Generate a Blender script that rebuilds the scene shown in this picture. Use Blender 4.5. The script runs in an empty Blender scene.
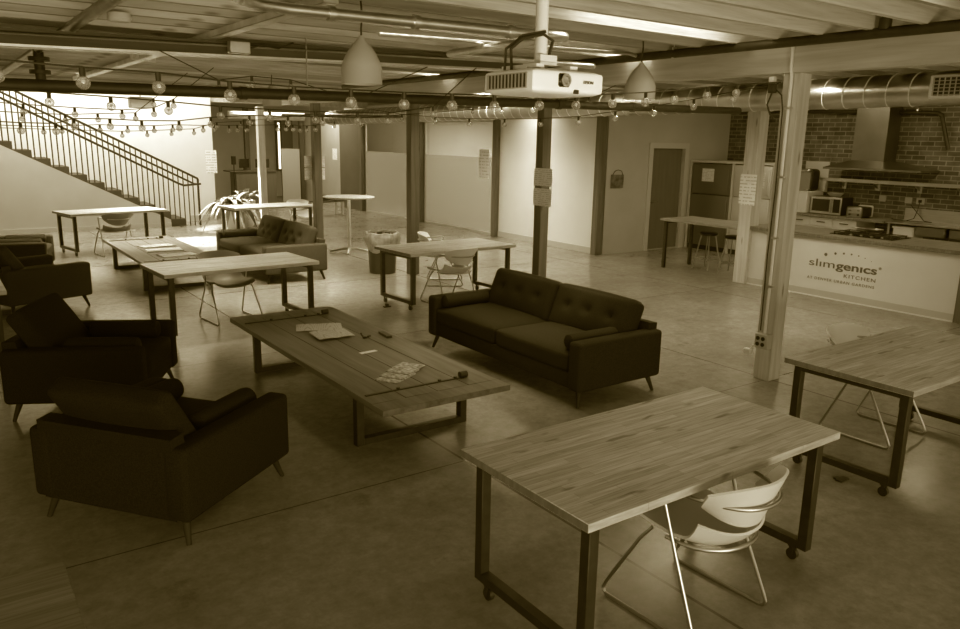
import bpy, bmesh, math, random
from mathutils import Vector, Matrix
random.seed(7)
PI = math.pi
SC = bpy.context.scene
COL = SC.collection

# ------------------------------------------------------------------ helpers
def lin(c):
    c /= 255.0
    return c / 12.92 if c <= 0.04045 else ((c + 0.055) / 1.055) ** 2.4

class MB:
    """collects shapes into one mesh"""
    def __init__(s):
        s.bm = bmesh.new()
    def _xf(s, vs, M):
        if M is not None:
            bmesh.ops.transform(s.bm, matrix=M, verts=vs)
    def box(s, x0, x1, y0, y1, z0, z1, bev=0.0, M=None, seg=1):
        r = bmesh.ops.create_cube(s.bm, size=1.0)
        vs = r['verts']
        for v in vs:
            v.co = Vector(((x0 + x1) / 2 + v.co.x * (x1 - x0), (y0 + y1) / 2 + v.co.y * (y1 - y0), (z0 + z1) / 2 + v.co.z * (z1 - z0)))
        if bev > 0:
            es = list({e for v in vs for e in v.link_edges})
            rb = bmesh.ops.bevel(s.bm, geom=es, offset=bev, segments=seg, affect='EDGES', profile=0.5)
            vs = list({v for f in rb['faces'] for v in f.verts} | {v for v in vs if v.is_valid})
        s._xf(vs, M)
        return s
    def cyl(s, p0, p1, r, r2=None, seg=12, cap=True):
        p0 = Vector(p0); p1 = Vector(p1)
        d = p1 - p0
        q = d.to_track_quat('Z', 'Y').to_matrix()
        r2 = r if r2 is None else r2
        a = [s.bm.verts.new(p0 + q @ Vector((r * math.cos(2 * PI * k / seg), r * math.sin(2 * PI * k / seg), 0))) for k in range(seg)]
        b = [s.bm.verts.new(p1 + q @ Vector((r2 * math.cos(2 * PI * k / seg), r2 * math.sin(2 * PI * k / seg), 0))) for k in range(seg)]
        for k in range(seg):
            s.bm.faces.new((a[k], a[(k + 1) % seg], b[(k + 1) % seg], b[k]))
        if cap:
            s.bm.faces.new(a[::-1]); s.bm.faces.new(b)
        return s
    def tube(s, pts, r, seg=8, closed=False):
        pts = [Vector(p) for p in pts]
        n = len(pts); rings = []
        t0 = (pts[1] - pts[0]).normalized()
        up = Vector((0, 0, 1)) if abs(t0.z) < 0.9 else Vector((1, 0, 0))
        N = (up - t0 * up.dot(t0)).normalized()
        for i, p in enumerate(pts):
            if closed:
                t = (pts[(i + 1) % n] - pts[i - 1]).normalized()
            elif i == 0: t = t0
            elif i == n - 1: t = (pts[i] - pts[i - 1]).normalized()
            else: t = ((pts[i + 1] - pts[i]).normalized() + (pts[i] - pts[i - 1]).normalized()).normalized()
            N = (N - t * N.dot(t))
            N = N.normalized() if N.length > 1e-6 else t.orthogonal().normalized()
            B = t.cross(N)
            rings.append([s.bm.verts.new(p + N * (r * math.cos(2 * PI * k / seg)) + B * (r * math.sin(2 * PI * k / seg))) for k in range(seg)])
        m = n if closed else n - 1
        for i in range(m):
            a = rings[i]; b = rings[(i + 1) % n]
            for k in range(seg):
                s.bm.faces.new((a[k], a[(k + 1) % seg], b[(k + 1) % seg], b[k]))
        if not closed:
            s.bm.faces.new(rings[0][::-1]); s.bm.faces.new(rings[-1])
        return s
    def lathe(s, prof, seg=24, c=(0, 0, 0), M=None):
        rings = []
        vs = []
        for r, z in prof:
            if r < 1e-6:
                v = s.bm.verts.new((c[0], c[1], c[2] + z)); rings.append([v]); vs.append(v)
            else:
                ring = [s.bm.verts.new((c[0] + r * math.cos(2 * PI * k / seg), c[1] + r * math.sin(2 * PI * k / seg), c[2] + z)) for k in range(seg)]
                rings.append(ring); vs += ring
        for a, b in zip(rings, rings[1:]):
            for k in range(seg):
                k2 = (k + 1) % seg
                if len(a) == 1 and len(b) == 1: continue
                if len(a) == 1: s.bm.faces.new((a[0], b[k2], b[k]))
                elif len(b) == 1: s.bm.faces.new((a[k], a[k2], b[0]))
                else: s.bm.faces.new((a[k], a[k2], b[k2], b[k]))
        s._xf(vs, M)
        return s
    def sphere(s, c, r, u=12, v=8, sz=1.0):
        prof = [(r * math.sin(PI * i / v), -r * sz * math.cos(PI * i / v)) for i in range(v + 1)]
        prof[0] = (0, -r * sz); prof[-1] = (0, r * sz)
        return s.lathe(prof, u, c)
    def prism(s, poly, axis, a, b):
        """poly = list of 2D points in the plane perpendicular to axis ('x','y','z')"""
        def P(p, t):
            return {'x': (t, p[0], p[1]), 'y': (p[0], t, p[1]), 'z': (p[0], p[1], t)}[axis]
        A = [s.bm.verts.new(P(p, a)) for p in poly]; B = [s.bm.verts.new(P(p, b)) for p in poly]
        n = len(poly)
        for k in range(n):
            s.bm.faces.new((A[k], A[(k + 1) % n], B[(k + 1) % n], B[k]))
        s.bm.faces.new(A[::-1]); s.bm.faces.new(B)
        return s
    def sheet(s, P, nu, nv, th=0.0):
        """P(u,v) in 0..1 -> point; a surface with thickness along its normal"""
        g = [[Vector(P(i / nu, j / nv)) for j in range(nv + 1)] for i in range(nu + 1)]
        def nrm(i, j):
            a = g[min(i + 1, nu)][j] - g[max(i - 1, 0)][j]; b = g[i][min(j + 1, nv)] - g[i][max(j - 1, 0)]
            return a.cross(b).normalized()
        top = [[s.bm.verts.new(g[i][j] + nrm(i, j) * th / 2) for j in range(nv + 1)] for i in range(nu + 1)]
        for i in range(nu):
            for j in range(nv):
                s.bm.faces.new((top[i][j], top[i + 1][j], top[i + 1][j + 1], top[i][j + 1]))
        if th > 0:
            bot = [[s.bm.verts.new(g[i][j] - nrm(i, j) * th / 2) for j in range(nv + 1)] for i in range(nu + 1)]
            for i in range(nu):
                for j in range(nv):
                    s.bm.faces.new((bot[i][j + 1], bot[i + 1][j + 1], bot[i + 1][j], bot[i][j]))
            for i in range(nu):
                s.bm.faces.new((top[i + 1][0], top[i][0], bot[i][0], bot[i + 1][0]))
                s.bm.faces.new((top[i][nv], top[i + 1][nv], bot[i + 1][nv], bot[i][nv]))
            for j in range(nv):
                s.bm.faces.new((top[0][j], top[0][j + 1], bot[0][j + 1], bot[0][j]))
                s.bm.faces.new((top[nu][j + 1], top[nu][j], bot[nu][j], bot[nu][j + 1]))
        return s
    def soft(s, hx, hy, hz, r, puff=(0, 0, 0), n=14, tuft=(), M=None, tuft_axis=2, tuft_d=0.03, tuft_s=0.07):
        """a rounded, puffed cushion; half sizes hx,hy,hz; tufts = points on the + face of tuft_axis"""
        b2 = bmesh.new()
        bmesh.ops.create_cube(b2, size=2.0)
        bmesh.ops.subdivide_edges(b2, edges=b2.edges[:], cuts=n, use_grid_fill=True)
        H = Vector((hx, hy, hz))
        for v in b2.verts:
            u = v.co.copy()
            p = Vector((u.x * hx, u.y * hy, u.z * hz))
            q = Vector([max(-H[i] + r, min(H[i] - r, p[i])) for i in range(3)])
            d = p - q
            if d.length > 1e-9:
                p = q + d.normalized() * r
            for i in range(3):
                j, k = [(1, 2), (0, 2), (0, 1)][i]
                if puff[i]:
                    p[i] += (1 if u[i] > 0 else -1) * abs(u[i]) * puff[i] * (1 - u[j] ** 2) * (1 - u[k] ** 2)
            for t in tuft:
                j, k = [(1, 2), (0, 2), (0, 1)][tuft_axis]
                if u[tuft_axis] > 0.3:
                    dd = (p[j] - t[0]) ** 2 + (p[k] - t[1]) ** 2
                    p[tuft_axis] -= tuft_d * math.exp(-dd / (2 * tuft_s * tuft_s * 0.35)) + 0.4 * tuft_d * math.exp(-dd / (2 * tuft_s * tuft_s * 2))
            v.co = p
        if M is not None:
            bmesh.ops.transform(b2, matrix=M, verts=b2.verts[:])
        me = bpy.data.meshes.new('t'); b2.to_mesh(me); b2.free()
        s.bm.from_mesh(me); bpy.data.meshes.remove(me)
        return s
    def done(s, name, mat, parent=None, smooth=40, loc=None):
        bmesh.ops.recalc_face_normals(s.bm, faces=s.bm.faces[:])
        me = bpy.data.meshes.new(name)
        s.bm.to_mesh(me); s.bm.free()
        if smooth:
            for p in me.polygons: p.use_smooth = True
            try: me.set_sharp_from_angle(angle=math.radians(smooth))
            except Exception: pass
        for m in (mat if isinstance(mat, (list, tuple)) else [mat]): me.materials.append(m)
        o = bpy.data.objects.new(name, me); COL.objects.link(o)
        if parent is not None: o.parent = parent
        if loc is not None: o.location = loc
        return o

def tag(o, label=None, cat=None, group=None, kind=None):
    if label: o['label'] = label
    if cat: o['category'] = cat
    if group: o['group'] = group
    if kind: o['kind'] = kind
    return o
def thing(name, label, cat, loc=(0, 0, 0), rot=0, group=None, kind=None):
    o = bpy.data.objects.new(name, None); COL.objects.link(o)
    o.empty_display_size = 0.1
    o.location = loc; o.rotation_euler = (0, 0, rot)
    return tag(o, label, cat, group, kind)
def dup(root, loc=None, rot=None, label=None, group=None):
    def rec(o, par):
        c = o.copy(); COL.objects.link(c)
        if par is not None: c.parent = par
        for ch in list(o.children): rec(ch, c)
        return c
    r = rec(root, None)
    if loc is not None: r.location = loc
    if rot is not None: r.rotation_euler = (0, 0, rot)
    if label: r['label'] = label
    if group: r['group'] = group
    return r
def rotz(a): return Matrix.Rotation(a, 4, 'Z')
def T(x, y, z): return Matrix.Translation((x, y, z))

# ------------------------------------------------------------------ materials (neutral; the photo's sepia print tone is the film curve at the end)
def newmat(name):
    m = bpy.data.materials.new(name); m.use_nodes = True
    nt = m.node_tree; b = nt.nodes['Principled BSDF']
    return m, nt, b
def mat(name, v, rough=0.6, metal=0.0, noise=0.0, scale=8.0, bump=0.0, stretch=None, spec=0.5, coat=0.0):
    m, nt, b = newmat(name)
    b.inputs['Roughness'].default_value = rough; b.inputs['Metallic'].default_value = metal
    b.inputs['Specular IOR Level'].default_value = spec
    b.inputs['Coat Weight'].default_value = coat
    b.inputs['Base Color'].default_value = (v, v, v, 1)
    if noise or bump:
        tc = nt.nodes.new('ShaderNodeTexCoord'); mp = nt.nodes.new('ShaderNodeMapping'); no = nt.nodes.new('ShaderNodeTexNoise')
        nt.links.new(tc.outputs['Object'], mp.inputs['Vector']); nt.links.new(mp.outputs['Vector'], no.inputs['Vector'])
        no.inputs['Scale'].default_value = scale; no.inputs['Detail'].default_value = 6
        if stretch: mp.inputs['Scale'].default_value = stretch
        if noise:
            cr = nt.nodes.new('ShaderNodeValToRGB')
            a, c = v * (1 - noise), v * (1 + noise)
            cr.color_ramp.elements[0].position = 0.3; cr.color_ramp.elements[1].position = 0.7
            cr.color_ramp.elements[0].color = (a, a, a, 1); cr.color_ramp.elements[1].color = (c, c, c, 1)
            nt.links.new(no.outputs['Fac'], cr.inputs['Fac']); nt.links.new(cr.outputs['Color'], b.inputs['Base Color'])
        if bump:
            bu = nt.nodes.new('ShaderNodeBump'); bu.inputs['Strength'].default_value = bump; bu.inputs['Distance'].default_value = 0.01
            nt.links.new(no.outputs['Fac'], bu.inputs['Height']); nt.links.new(bu.outputs['Normal'], b.inputs['Normal'])
    return m
def N(nt, t, **kw):
    n = nt.nodes.new(t)
    for k, v in kw.items():
        if k.startswith('i_'): n.inputs[k[2:].replace('_', ' ')].default_value = v
        else: setattr(n, k, v)
    return n
def mth(nt, op, a, b=None):
    n = nt.nodes.new('ShaderNodeMath'); n.operation = op
    for i, x in enumerate((a, b)):
        if x is None: continue
        if isinstance(x, (int, float)): n.inputs[i].default_value = x
        else: nt.links.new(x, n.inputs[i])
    return n.outputs[0]
def mixc(nt, fac, a, b, blend='MIX'):
    n = nt.nodes.new('ShaderNodeMix'); n.data_type = 'RGBA'; n.blend_type = blend
    if isinstance(fac, (int, float)): n.inputs[0].default_value = fac
    else: nt.links.new(fac, n.inputs[0])
    for i, x in ((6, a), (7, b)):
        if isinstance(x, (int, float)): n.inputs[i].default_value = (x, x, x, 1)
        else: nt.links.new(x, n.inputs[i])
    return n.outputs[2]

def wood_block(name, v, row=0.042, length=0.55, rough=0.42, knots=True, contrast=0.17):
    """butcher block: long staves running along the object's X"""
    m, nt, b = newmat(name)
    tc = N(nt, 'ShaderNodeTexCoord')
    br = N(nt, 'ShaderNodeTexBrick', offset=0.37, squash=1.0)
    br.inputs['Scale'].default_value = 1.0; br.inputs['Brick Width'].default_value = length; br.inputs['Row Height'].default_value = row
    br.inputs['Mortar Size'].default_value = 0.0011; br.inputs['Mortar Smooth'].default_value = 0.3
    lo, hi = v * (1 - contrast), v * (1 + contrast)
    br.inputs['Color1'].default_value = (lo, lo, lo, 1); br.inputs['Color2'].default_value = (hi, hi, hi, 1); br.inputs['Mortar'].default_value = (v * .45,) * 3 + (1,)
    nt.links.new(tc.outputs['Object'], br.inputs['Vector'])
    mp = N(nt, 'ShaderNodeMapping'); mp.inputs['Scale'].default_value = (2.2, 38, 20)
    nt.links.new(tc.outputs['Object'], mp.inputs['Vector'])
    no = N(nt, 'ShaderNodeTexNoise'); no.inputs['Scale'].default_value = 1.6; no.inputs['Detail'].default_value = 8; no.inputs['Roughness'].default_value = 0.65
    nt.links.new(mp.outputs['Vector'], no.inputs['Vector'])
    cr = N(nt, 'ShaderNodeValToRGB'); e = cr.color_ramp.elements
    e[0].position = 0.28; e[0].color = (.5, .5, .5, 1); e[1].position = 0.68; e[1].color = (1.15, 1.15, 1.15, 1)
    nt.links.new(no.outputs['Fac'], cr.inputs['Fac'])
    c = mixc(nt, 1.0, br.outputs['Color'], cr.outputs['Color'], 'MULTIPLY')
    if knots:
        mp2 = N(nt, 'ShaderNodeMapping'); mp2.inputs['Scale'].default_value = (3.2, 13, 8)
        nt.links.new(tc.outputs['Object'], mp2.inputs['Vector'])
        n2 = N(nt, 'ShaderNodeTexNoise'); n2.inputs['Scale'].default_value = 1.0; n2.inputs['Detail'].default_value = 2
        nt.links.new(mp2.outputs['Vector'], n2.inputs['Vector'])
        c2 = N(nt, 'ShaderNodeValToRGB'); e = c2.color_ramp.elements
        e[0].position = 0.29; e[0].color = (.3, .3, .3, 1); e[1].position = 0.36; e[1].color = (1, 1, 1, 1)
        nt.links.new(n2.outputs['Fac'], c2.inputs['Fac'])
        c = mixc(nt, 0.85, c, c2.outputs['Color'], 'MULTIPLY')
    nt.links.new(c, b.inputs['Base Color'])
    b.inputs['Roughness'].default_value = rough
    return m
def timber(name, v, axis='z', rough=0.75, contrast=0.3, knots=True, vary=0):
    """sawn timber with grain running along the given axis"""
    m, nt, b = newmat(name)
    tc = N(nt, 'ShaderNodeTexCoord'); mp = N(nt, 'ShaderNodeMapping')
    mp.inputs['Scale'].default_value = {'x': (.8, 14, 14), 'y': (14, .8, 14), 'z': (14, 14, .8)}[axis]
    nt.links.new(tc.outputs['Object'], mp.inputs['Vector'])
    no = N(nt, 'ShaderNodeTexNoise'); no.inputs['Scale'].default_value = 1.2; no.inputs['Detail'].default_value = 9; no.inputs['Roughness'].default_value = .6; no.inputs['Distortion'].default_value = .6
    nt.links.new(mp.outputs['Vector'], no.inputs['Vector'])
    cr = N(nt, 'ShaderNodeValToRGB'); e = cr.color_ramp.elements
    lo, hi = v * (1 - contrast), v * (1 + contrast)
    e[0].position = .3; e[0].color = (lo, lo, lo, 1); e[1].position = .7; e[1].color = (hi, hi, hi, 1)
    nt.links.new(no.outputs['Fac'], cr.inputs['Fac'])
    c = cr.outputs['Color']
    if knots:
        mp2 = N(nt, 'ShaderNodeMapping'); mp2.inputs['Scale'].default_value = {'x': (1.3, 6, 6), 'y': (6, 1.3, 6), 'z': (6, 6, 1.3)}[axis]
        nt.links.new(tc.outputs['Object'], mp2.inputs['Vector'])
        vo = N(nt, 'ShaderNodeTexVoronoi'); vo.inputs['Scale'].default_value = 1.1
        nt.links.new(mp2.outputs['Vector'], vo.inputs['Vector'])
        c2 = N(nt, 'ShaderNodeValToRGB'); e = c2.color_ramp.elements
        e[0].position = .05; e[0].color = (.35, .35, .35, 1); e[1].position = .12; e[1].color = (1, 1, 1, 1)
        nt.links.new(vo.outputs['Distance'], c2.inputs['Fac'])
        c = mixc(nt, 0.8, c, c2.outputs['Color'], 'MULTIPLY')
    if vary:
        oi = N(nt, 'ShaderNodeObjectInfo'); mr = N(nt, 'ShaderNodeMapRange'); mr.inputs['To Min'].default_value = 1 - vary; mr.inputs['To Max'].default_value = 1 + vary * .6
        nt.links.new(oi.outputs['Random'], mr.inputs['Value'])
        c = mixc(nt, 1.0, c, mr.outputs[0], 'MULTIPLY')
    nt.links.new(c, b.inputs['Base Color'])
    b.inputs['Roughness'].default_value = rough
    return m
def concrete(name):
    m, nt, b = newmat(name)
    tc = N(nt, 'ShaderNodeTexCoord'); ob = tc.outputs['Object']
    n1 = N(nt, 'ShaderNodeTexNoise'); n1.inputs['Scale'].default_value = 0.55; n1.inputs['Detail'].default_value = 8; n1.inputs['Roughness'].default_value = .6
    n2 = N(nt, 'ShaderNodeTexNoise'); n2.inputs['Scale'].default_value = 3.2; n2.inputs['Detail'].default_value = 10; n2.inputs['Roughness'].default_value = .62; n2.inputs['Distortion'].default_value = .35
    nt.links.new(ob, n1.inputs['Vector']); nt.links.new(ob, n2.inputs['Vector'])
    r1 = N(nt, 'ShaderNodeValToRGB'); e = r1.color_ramp.elements
    e[0].position = .3; e[0].color = (.20,) * 3 + (1,); e[1].position = .72; e[1].color = (.31,) * 3 + (1,)
    nt.links.new(n1.outputs['Fac'], r1.inputs['Fac'])
    r2 = N(nt, 'ShaderNodeValToRGB'); e = r2.color_ramp.elements
    e[0].position = .28; e[0].color = (.88,) * 3 + (1,); e[1].position = .70; e[1].color = (1.08,) * 3 + (1,)
    nt.links.new(n2.outputs['Fac'], r2.inputs['Fac'])
    c = mixc(nt, 1.0, r1.outputs['Color'], r2.outputs['Color'], 'MULTIPLY')
    for sc_, lo_, hi_, p0, p1 in ((11, .80, 1.10, .33, .62), (2.1, .62, 1.0, .30, .40), (38, .9, 1.06, .35, .65)):
        n3 = N(nt, 'ShaderNodeTexNoise'); n3.inputs['Scale'].default_value = sc_; n3.inputs['Detail'].default_value = 9; n3.inputs['Roughness'].default_value = .68
        nt.links.new(ob, n3.inputs['Vector'])
        r3 = N(nt, 'ShaderNodeValToRGB'); e = r3.color_ramp.elements
        e[0].position = p0; e[0].color = (lo_,) * 3 + (1,); e[1].position = p1; e[1].color = (hi_,) * 3 + (1,)
        nt.links.new(n3.outputs['Fac'], r3.inputs['Fac'])
        c = mixc(nt, 1.0, c, r3.outputs['Color'], 'MULTIPLY')
    # saw-cut joints
    sx = N(nt, 'ShaderNodeSeparateXYZ'); nt.links.new(ob, sx.inputs[0])
    def joint(out, pos, w=0.010):
        d = mth(nt, 'ABSOLUTE', mth(nt, 'SUBTRACT', out, pos))
        return mth(nt, 'LESS_THAN', d, w)
    fac = None
    for ax, ps in (('X', (2.85, 6.37, 9.6, -0.9)), ('Y', (4.12, 7.45, 10.75, 14.0, 17.4, 1.0))):
        for p in ps:
            j = joint(sx.outputs[ax], p, .010 if ax == 'X' else .006)
            fac = j if fac is None else mth(nt, 'MAXIMUM', fac, j)
    c = mixc(nt, mth(nt, 'MULTIPLY', fac, .72), c, 0.035)
    nt.links.new(c, b.inputs['Base Color'])
    rr = N(nt, 'ShaderNodeMapRange'); rr.inputs['From Min'].default_value = .3; rr.inputs['From Max'].default_value = .7; rr.inputs['To Min'].default_value = .22; rr.inputs['To Max'].default_value = .27
    nt.links.new(n2.outputs['Fac'], rr.inputs['Value']); nt.links.new(rr.outputs[0], b.inputs['Roughness'])
    bu = N(nt, 'ShaderNodeBump'); bu.inputs['Strength'].default_value = .012; bu.inputs['Distance'].default_value = .02
    nt.links.new(n2.outputs['Fac'], bu.inputs['Height']); nt.links.new(bu.outputs['Normal'], b.inputs['Normal'])
    return m
def brickmat(name):
    m, nt, b = newmat(name)
    tc = N(nt, 'ShaderNodeTexCoord'); sp = N(nt, 'ShaderNodeSeparateXYZ'); cb = N(nt, 'ShaderNodeCombineXYZ')
    nt.links.new(tc.outputs['Object'], sp.inputs[0]); nt.links.new(sp.outputs['Y'], cb.inputs['X']); nt.links.new(sp.outputs['Z'], cb.inputs['Y'])
    br = N(nt, 'ShaderNodeTexBrick')
    br.inputs['Scale'].default_value = 1; br.inputs['Brick Width'].default_value = .235; br.inputs['Row Height'].default_value = .082
    br.inputs['Mortar Size'].default_value = .009; br.inputs['Mortar Smooth'].default_value = .4
    br.inputs['Color1'].default_value = (.07, .07, .07, 1); br.inputs['Color2'].default_value = (.15, .15, .15, 1); br.inputs['Mortar'].default_value = (.27, .27, .27, 1)
    nt.links.new(cb.outputs[0], br.inputs['Vector'])
    no = N(nt, 'ShaderNodeTexNoise'); no.inputs['Scale'].default_value = 6; no.inputs['Detail'].default_value = 6
    nt.links.new(tc.outputs['Object'], no.inputs['Vector'])
    cr = N(nt, 'ShaderNodeValToRGB'); e = cr.color_ramp.elements
    e[0].position = .3; e[0].color = (.65,) * 3 + (1,); e[1].position = .7; e[1].color = (1.2,) * 3 + (1,)
    nt.links.new(no.outputs['Fac'], cr.inputs['Fac'])
    nt.links.new(mixc(nt, 1, br.outputs['Color'], cr.outputs['Color'], 'MULTIPLY'), b.inputs['Base Color'])
    b.inputs['Roughness'].default_value = .85
    bu = N(nt, 'ShaderNodeBump'); bu.inputs['Strength'].default_value = .5; bu.inputs['Distance'].default_value = .01; bu.invert = True
    nt.links.new(br.outputs['Fac'], bu.inputs['Height']); nt.links.new(bu.outputs['Normal'], b.inputs['Normal'])
    return m
def glassmat(name, tint=1.0, rough=0.0, gl=0.12, trans=0.9, diff=0.0, pw=3.0):
    m = bpy.data.materials.new(name); m.use_nodes = True
    nt = m.node_tree; nt.nodes.clear()
    out = N(nt, 'ShaderNodeOutputMaterial')
    tr = N(nt, 'ShaderNodeBsdfTransparent'); tr.inputs[0].default_value = (tint,) * 3 + (1,)
    g = N(nt, 'ShaderNodeBsdfGlossy'); g.inputs['Roughness'].default_value = rough; g.inputs[0].default_value = (1, 1, 1, 1)
    lw = N(nt, 'ShaderNodeLayerWeight'); lw.inputs['Blend'].default_value = .5
    fc = mth(nt, 'ADD', mth(nt, 'MULTIPLY', mth(nt, 'POWER', lw.outputs['Facing'], pw), gl), .04)
    mx = N(nt, 'ShaderNodeMixShader'); nt.links.new(fc, mx.inputs[0])
    nt.links.new(tr.outputs[0], mx.inputs[1]); nt.links.new(g.outputs[0], mx.inputs[2])
    last = mx.outputs[0]
    if diff:
        d = N(nt, 'ShaderNodeBsdfDiffuse'); d.inputs[0].default_value = (.75, .75, .75, 1)
        m2 = N(nt, 'ShaderNodeMixShader'); m2.inputs[0].default_value = diff
        nt.links.new(last, m2.inputs[1]); nt.links.new(d.outputs[0], m2.inputs[2]); last = m2.outputs[0]
    nt.links.new(last, out.inputs[0])
    return m
def emit(name, v, s):
    m, nt, b = newmat(name)
    b.inputs['Base Color'].default_value = (v, v, v, 1)
    b.inputs['Emission Color'].default_value = (1, 1, 1, 1); b.inputs['Emission Strength'].default_value = s
    return m
def notice_mat(name, v=.85):
    """paper with rows of unreadable grey print"""
    m, nt, b = newmat(name)
    tc = N(nt, 'ShaderNodeTexCoord'); sp = N(nt, 'ShaderNodeSeparateXYZ'); nt.links.new(tc.outputs['Generated'], sp.inputs[0])
    w = mth(nt, 'FRACT', mth(nt, 'MULTIPLY', sp.outputs['Z'], 9.0))
    row = mth(nt, 'LESS_THAN', w, .33)
    no = N(nt, 'ShaderNodeTexNoise'); no.inputs['Scale'].default_value = 7
    nt.links.new(tc.outputs['Generated'], no.inputs['Vector'])
    ink = mth(nt, 'MULTIPLY', row, mth(nt, 'GREATER_THAN', no.outputs['Fac'], .46))
    nt.links.new(mixc(nt, mth(nt, 'MULTIPLY', ink, .42), v, .12), b.inputs['Base Color'])
    b.inputs['Roughness'].default_value = .8
    return m

M = {}
M['floor'] = concrete('polished_concrete')
M['white_wall'] = mat('white_plaster', .74, .7, noise=.03, scale=2)
M['grey_wall'] = mat('grey_plaster', .42, .8, noise=.05, scale=2)
M['dark_wall'] = mat('dark_plaster', .10, .8, noise=.08, scale=2)
M['gloss_white'] = mat('gloss_white_panel', .74, .33, noise=.02, scale=2)
M['brick'] = brickmat('brick')
M['trim'] = mat('painted_trim', .5, .5)
M['door'] = mat('dark_door', .13, .45, noise=.1, scale=3, stretch=(6, 6, .6))
M['joist'] = timber('joist_timber', .54, 'x', contrast=.28, vary=.5)
M['deck'] = timber('deck_boards', .2, 'x')
M['beam'] = timber('beam_timber', .55, 'y', contrast=.2)
M['post'] = timber('post_timber', .55, 'z', contrast=.22)
M['post_dark'] = timber('dark_post_timber', .115, 'z')
M['steel_dark'] = mat('dark_steel', .035, .45, metal=.4, noise=.2, scale=20)
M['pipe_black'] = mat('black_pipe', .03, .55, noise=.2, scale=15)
M['galv'] = mat('galvanised_steel', .75, .36, metal=1, noise=.18, scale=5)
M['galv_dark'] = mat('weathered_pipe', .16, .34, metal=.8, noise=.3, scale=9)
M['chrome'] = mat('chrome', .42, .36, metal=1)
M['steel'] = mat('brushed_steel', .5, .32, metal=1, noise=.1, scale=4, stretch=(1, 1, 20))
M['fabric4'] = mat('dark_brown_tweed', .055, .95, noise=.3, scale=160, bump=.25, spec=.12)
M['fabric3'] = mat('charcoal_tweed', .018, .95, noise=.35, scale=160, bump=.25, spec=.1)
M['crossbeam'] = timber('dark_cross_beam', .07, 'x')
M['hood'] = mat('hood_steel', .22, .36, metal=.9, noise=.1, scale=3)
M['end_grain'] = timber('end_grain', .16, 'z', rough=.7, knots=False)
M['bright_tube'] = mat('bright_tube', .82, .3, metal=.3)
M['duct'] = mat('duct_steel', .5, .34, metal=1, noise=.15, scale=4)
M['seam'] = mat('duct_seam', .9, .5)
M['fabric'] = mat('dark_tweed', .027, .95, noise=.35, scale=160, bump=.25, spec=.12)
M['fabric2'] = mat('brown_tweed', .085, .95, noise=.3, scale=160, bump=.25, spec=.15)
M['leg_wood'] = mat('walnut_leg', .03, .6, noise=.2, scale=6, spec=.2)
M['top'] = wood_block('butcher_block', .52)
M['top2'] = wood_block('butcher_block_pale', .55, knots=False)
M['coffee'] = timber('reclaimed_boards', .125, 'x', rough=.45, contrast=.4)
M['counter'] = wood_block('counter_block', .27, knots=False)
M['plastic'] = mat('white_plastic', .72, .35)
M['plastic_grey'] = mat('grey_plastic', .45, .4)
M['black'] = mat('black_plastic', .02, .4)
M['black_gloss'] = mat('black_glass', .015, .12)
M['projector'] = mat('projector_shell', .9, .42)
M['pendant'] = mat('enamel_shade', .5, .45)
M['inside'] = mat('enamel_inside', .7, .5)
M['paper'] = mat('paper', .75, .8, noise=.05, scale=30)
M['notice'] = notice_mat('printed_notice')
M['news'] = notice_mat('newsprint', .5)
M['mag'] = mat('magazine_cover', .34, .4, noise=.95, scale=34)
M['ink'] = mat('sign_ink', .10, .6)
M['bag'] = mat('bin_bag', .5, .4, noise=.25, scale=14, bump=.6)
M['bin'] = mat('bin_plastic', .075, .5)
M['leaf'] = mat('leaf', .2, .4, noise=.3, scale=9)
M['planter'] = mat('white_planter', .88, .5)
M['island'] = mat('island_panel', .62, .5, noise=.03, scale=2)
M['strip'] = mat('pale_strip', .45, .5)
M['glass'] = glassmat('clear_glass', .92, gl=.35)
M['frost'] = glassmat('frosted_glass', .95, rough=.25, gl=.2, diff=.30)
M['bulb'] = glassmat('bulb_glass', .94, gl=.9, diff=.24, pw=1.6)
M['filament'] = emit('bulb_filament', .7, .12)
M['cable'] = mat('black_cable', .02, .6)
M['cream'] = mat('cream_cabinet', .62, .5)
M['stair_wall'] = mat('stair_plaster', .5, .8, noise=.05, scale=1.5)
M['step'] = mat('brown_step', .06, .7, noise=.15, scale=6)
M['plywood'] = timber('pale_plank', .85, 'y', knots=False)
M['bright_window'] = emit('daylit_pane', .8, 1.6)

# ------------------------------------------------------------------ setting
def struct(name, mb, m, label=None, cat=None, smooth=40, group=None):
    o = mb.done(name, m, None, smooth)
    o['kind'] = 'structure'
    return tag(o, label, cat, group)

struct('floor', MB().box(-4, 16, -2.5, 30, -.15, 0), M['floor'])
struct('ceiling', MB().box(-4, 14.6, -2.5, 16.6, 3.30, 3.38).box(6.5, 14.6, 16.6, 30, 3.30, 3.38), M['deck'])
# stair side
WY = 20.35
struct('wall_stair', MB().box(-4, 6.08, WY, WY + .15, 0, 6.2), M['white_wall'])
struct('wall_left', MB().box(-4.15, -4, 6, WY, 0, 6.2), M['white_wall'])
struct('trim_1', MB().box(5.4, 6.07, WY - .02, WY, 0, .14), M['trim'])
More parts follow.
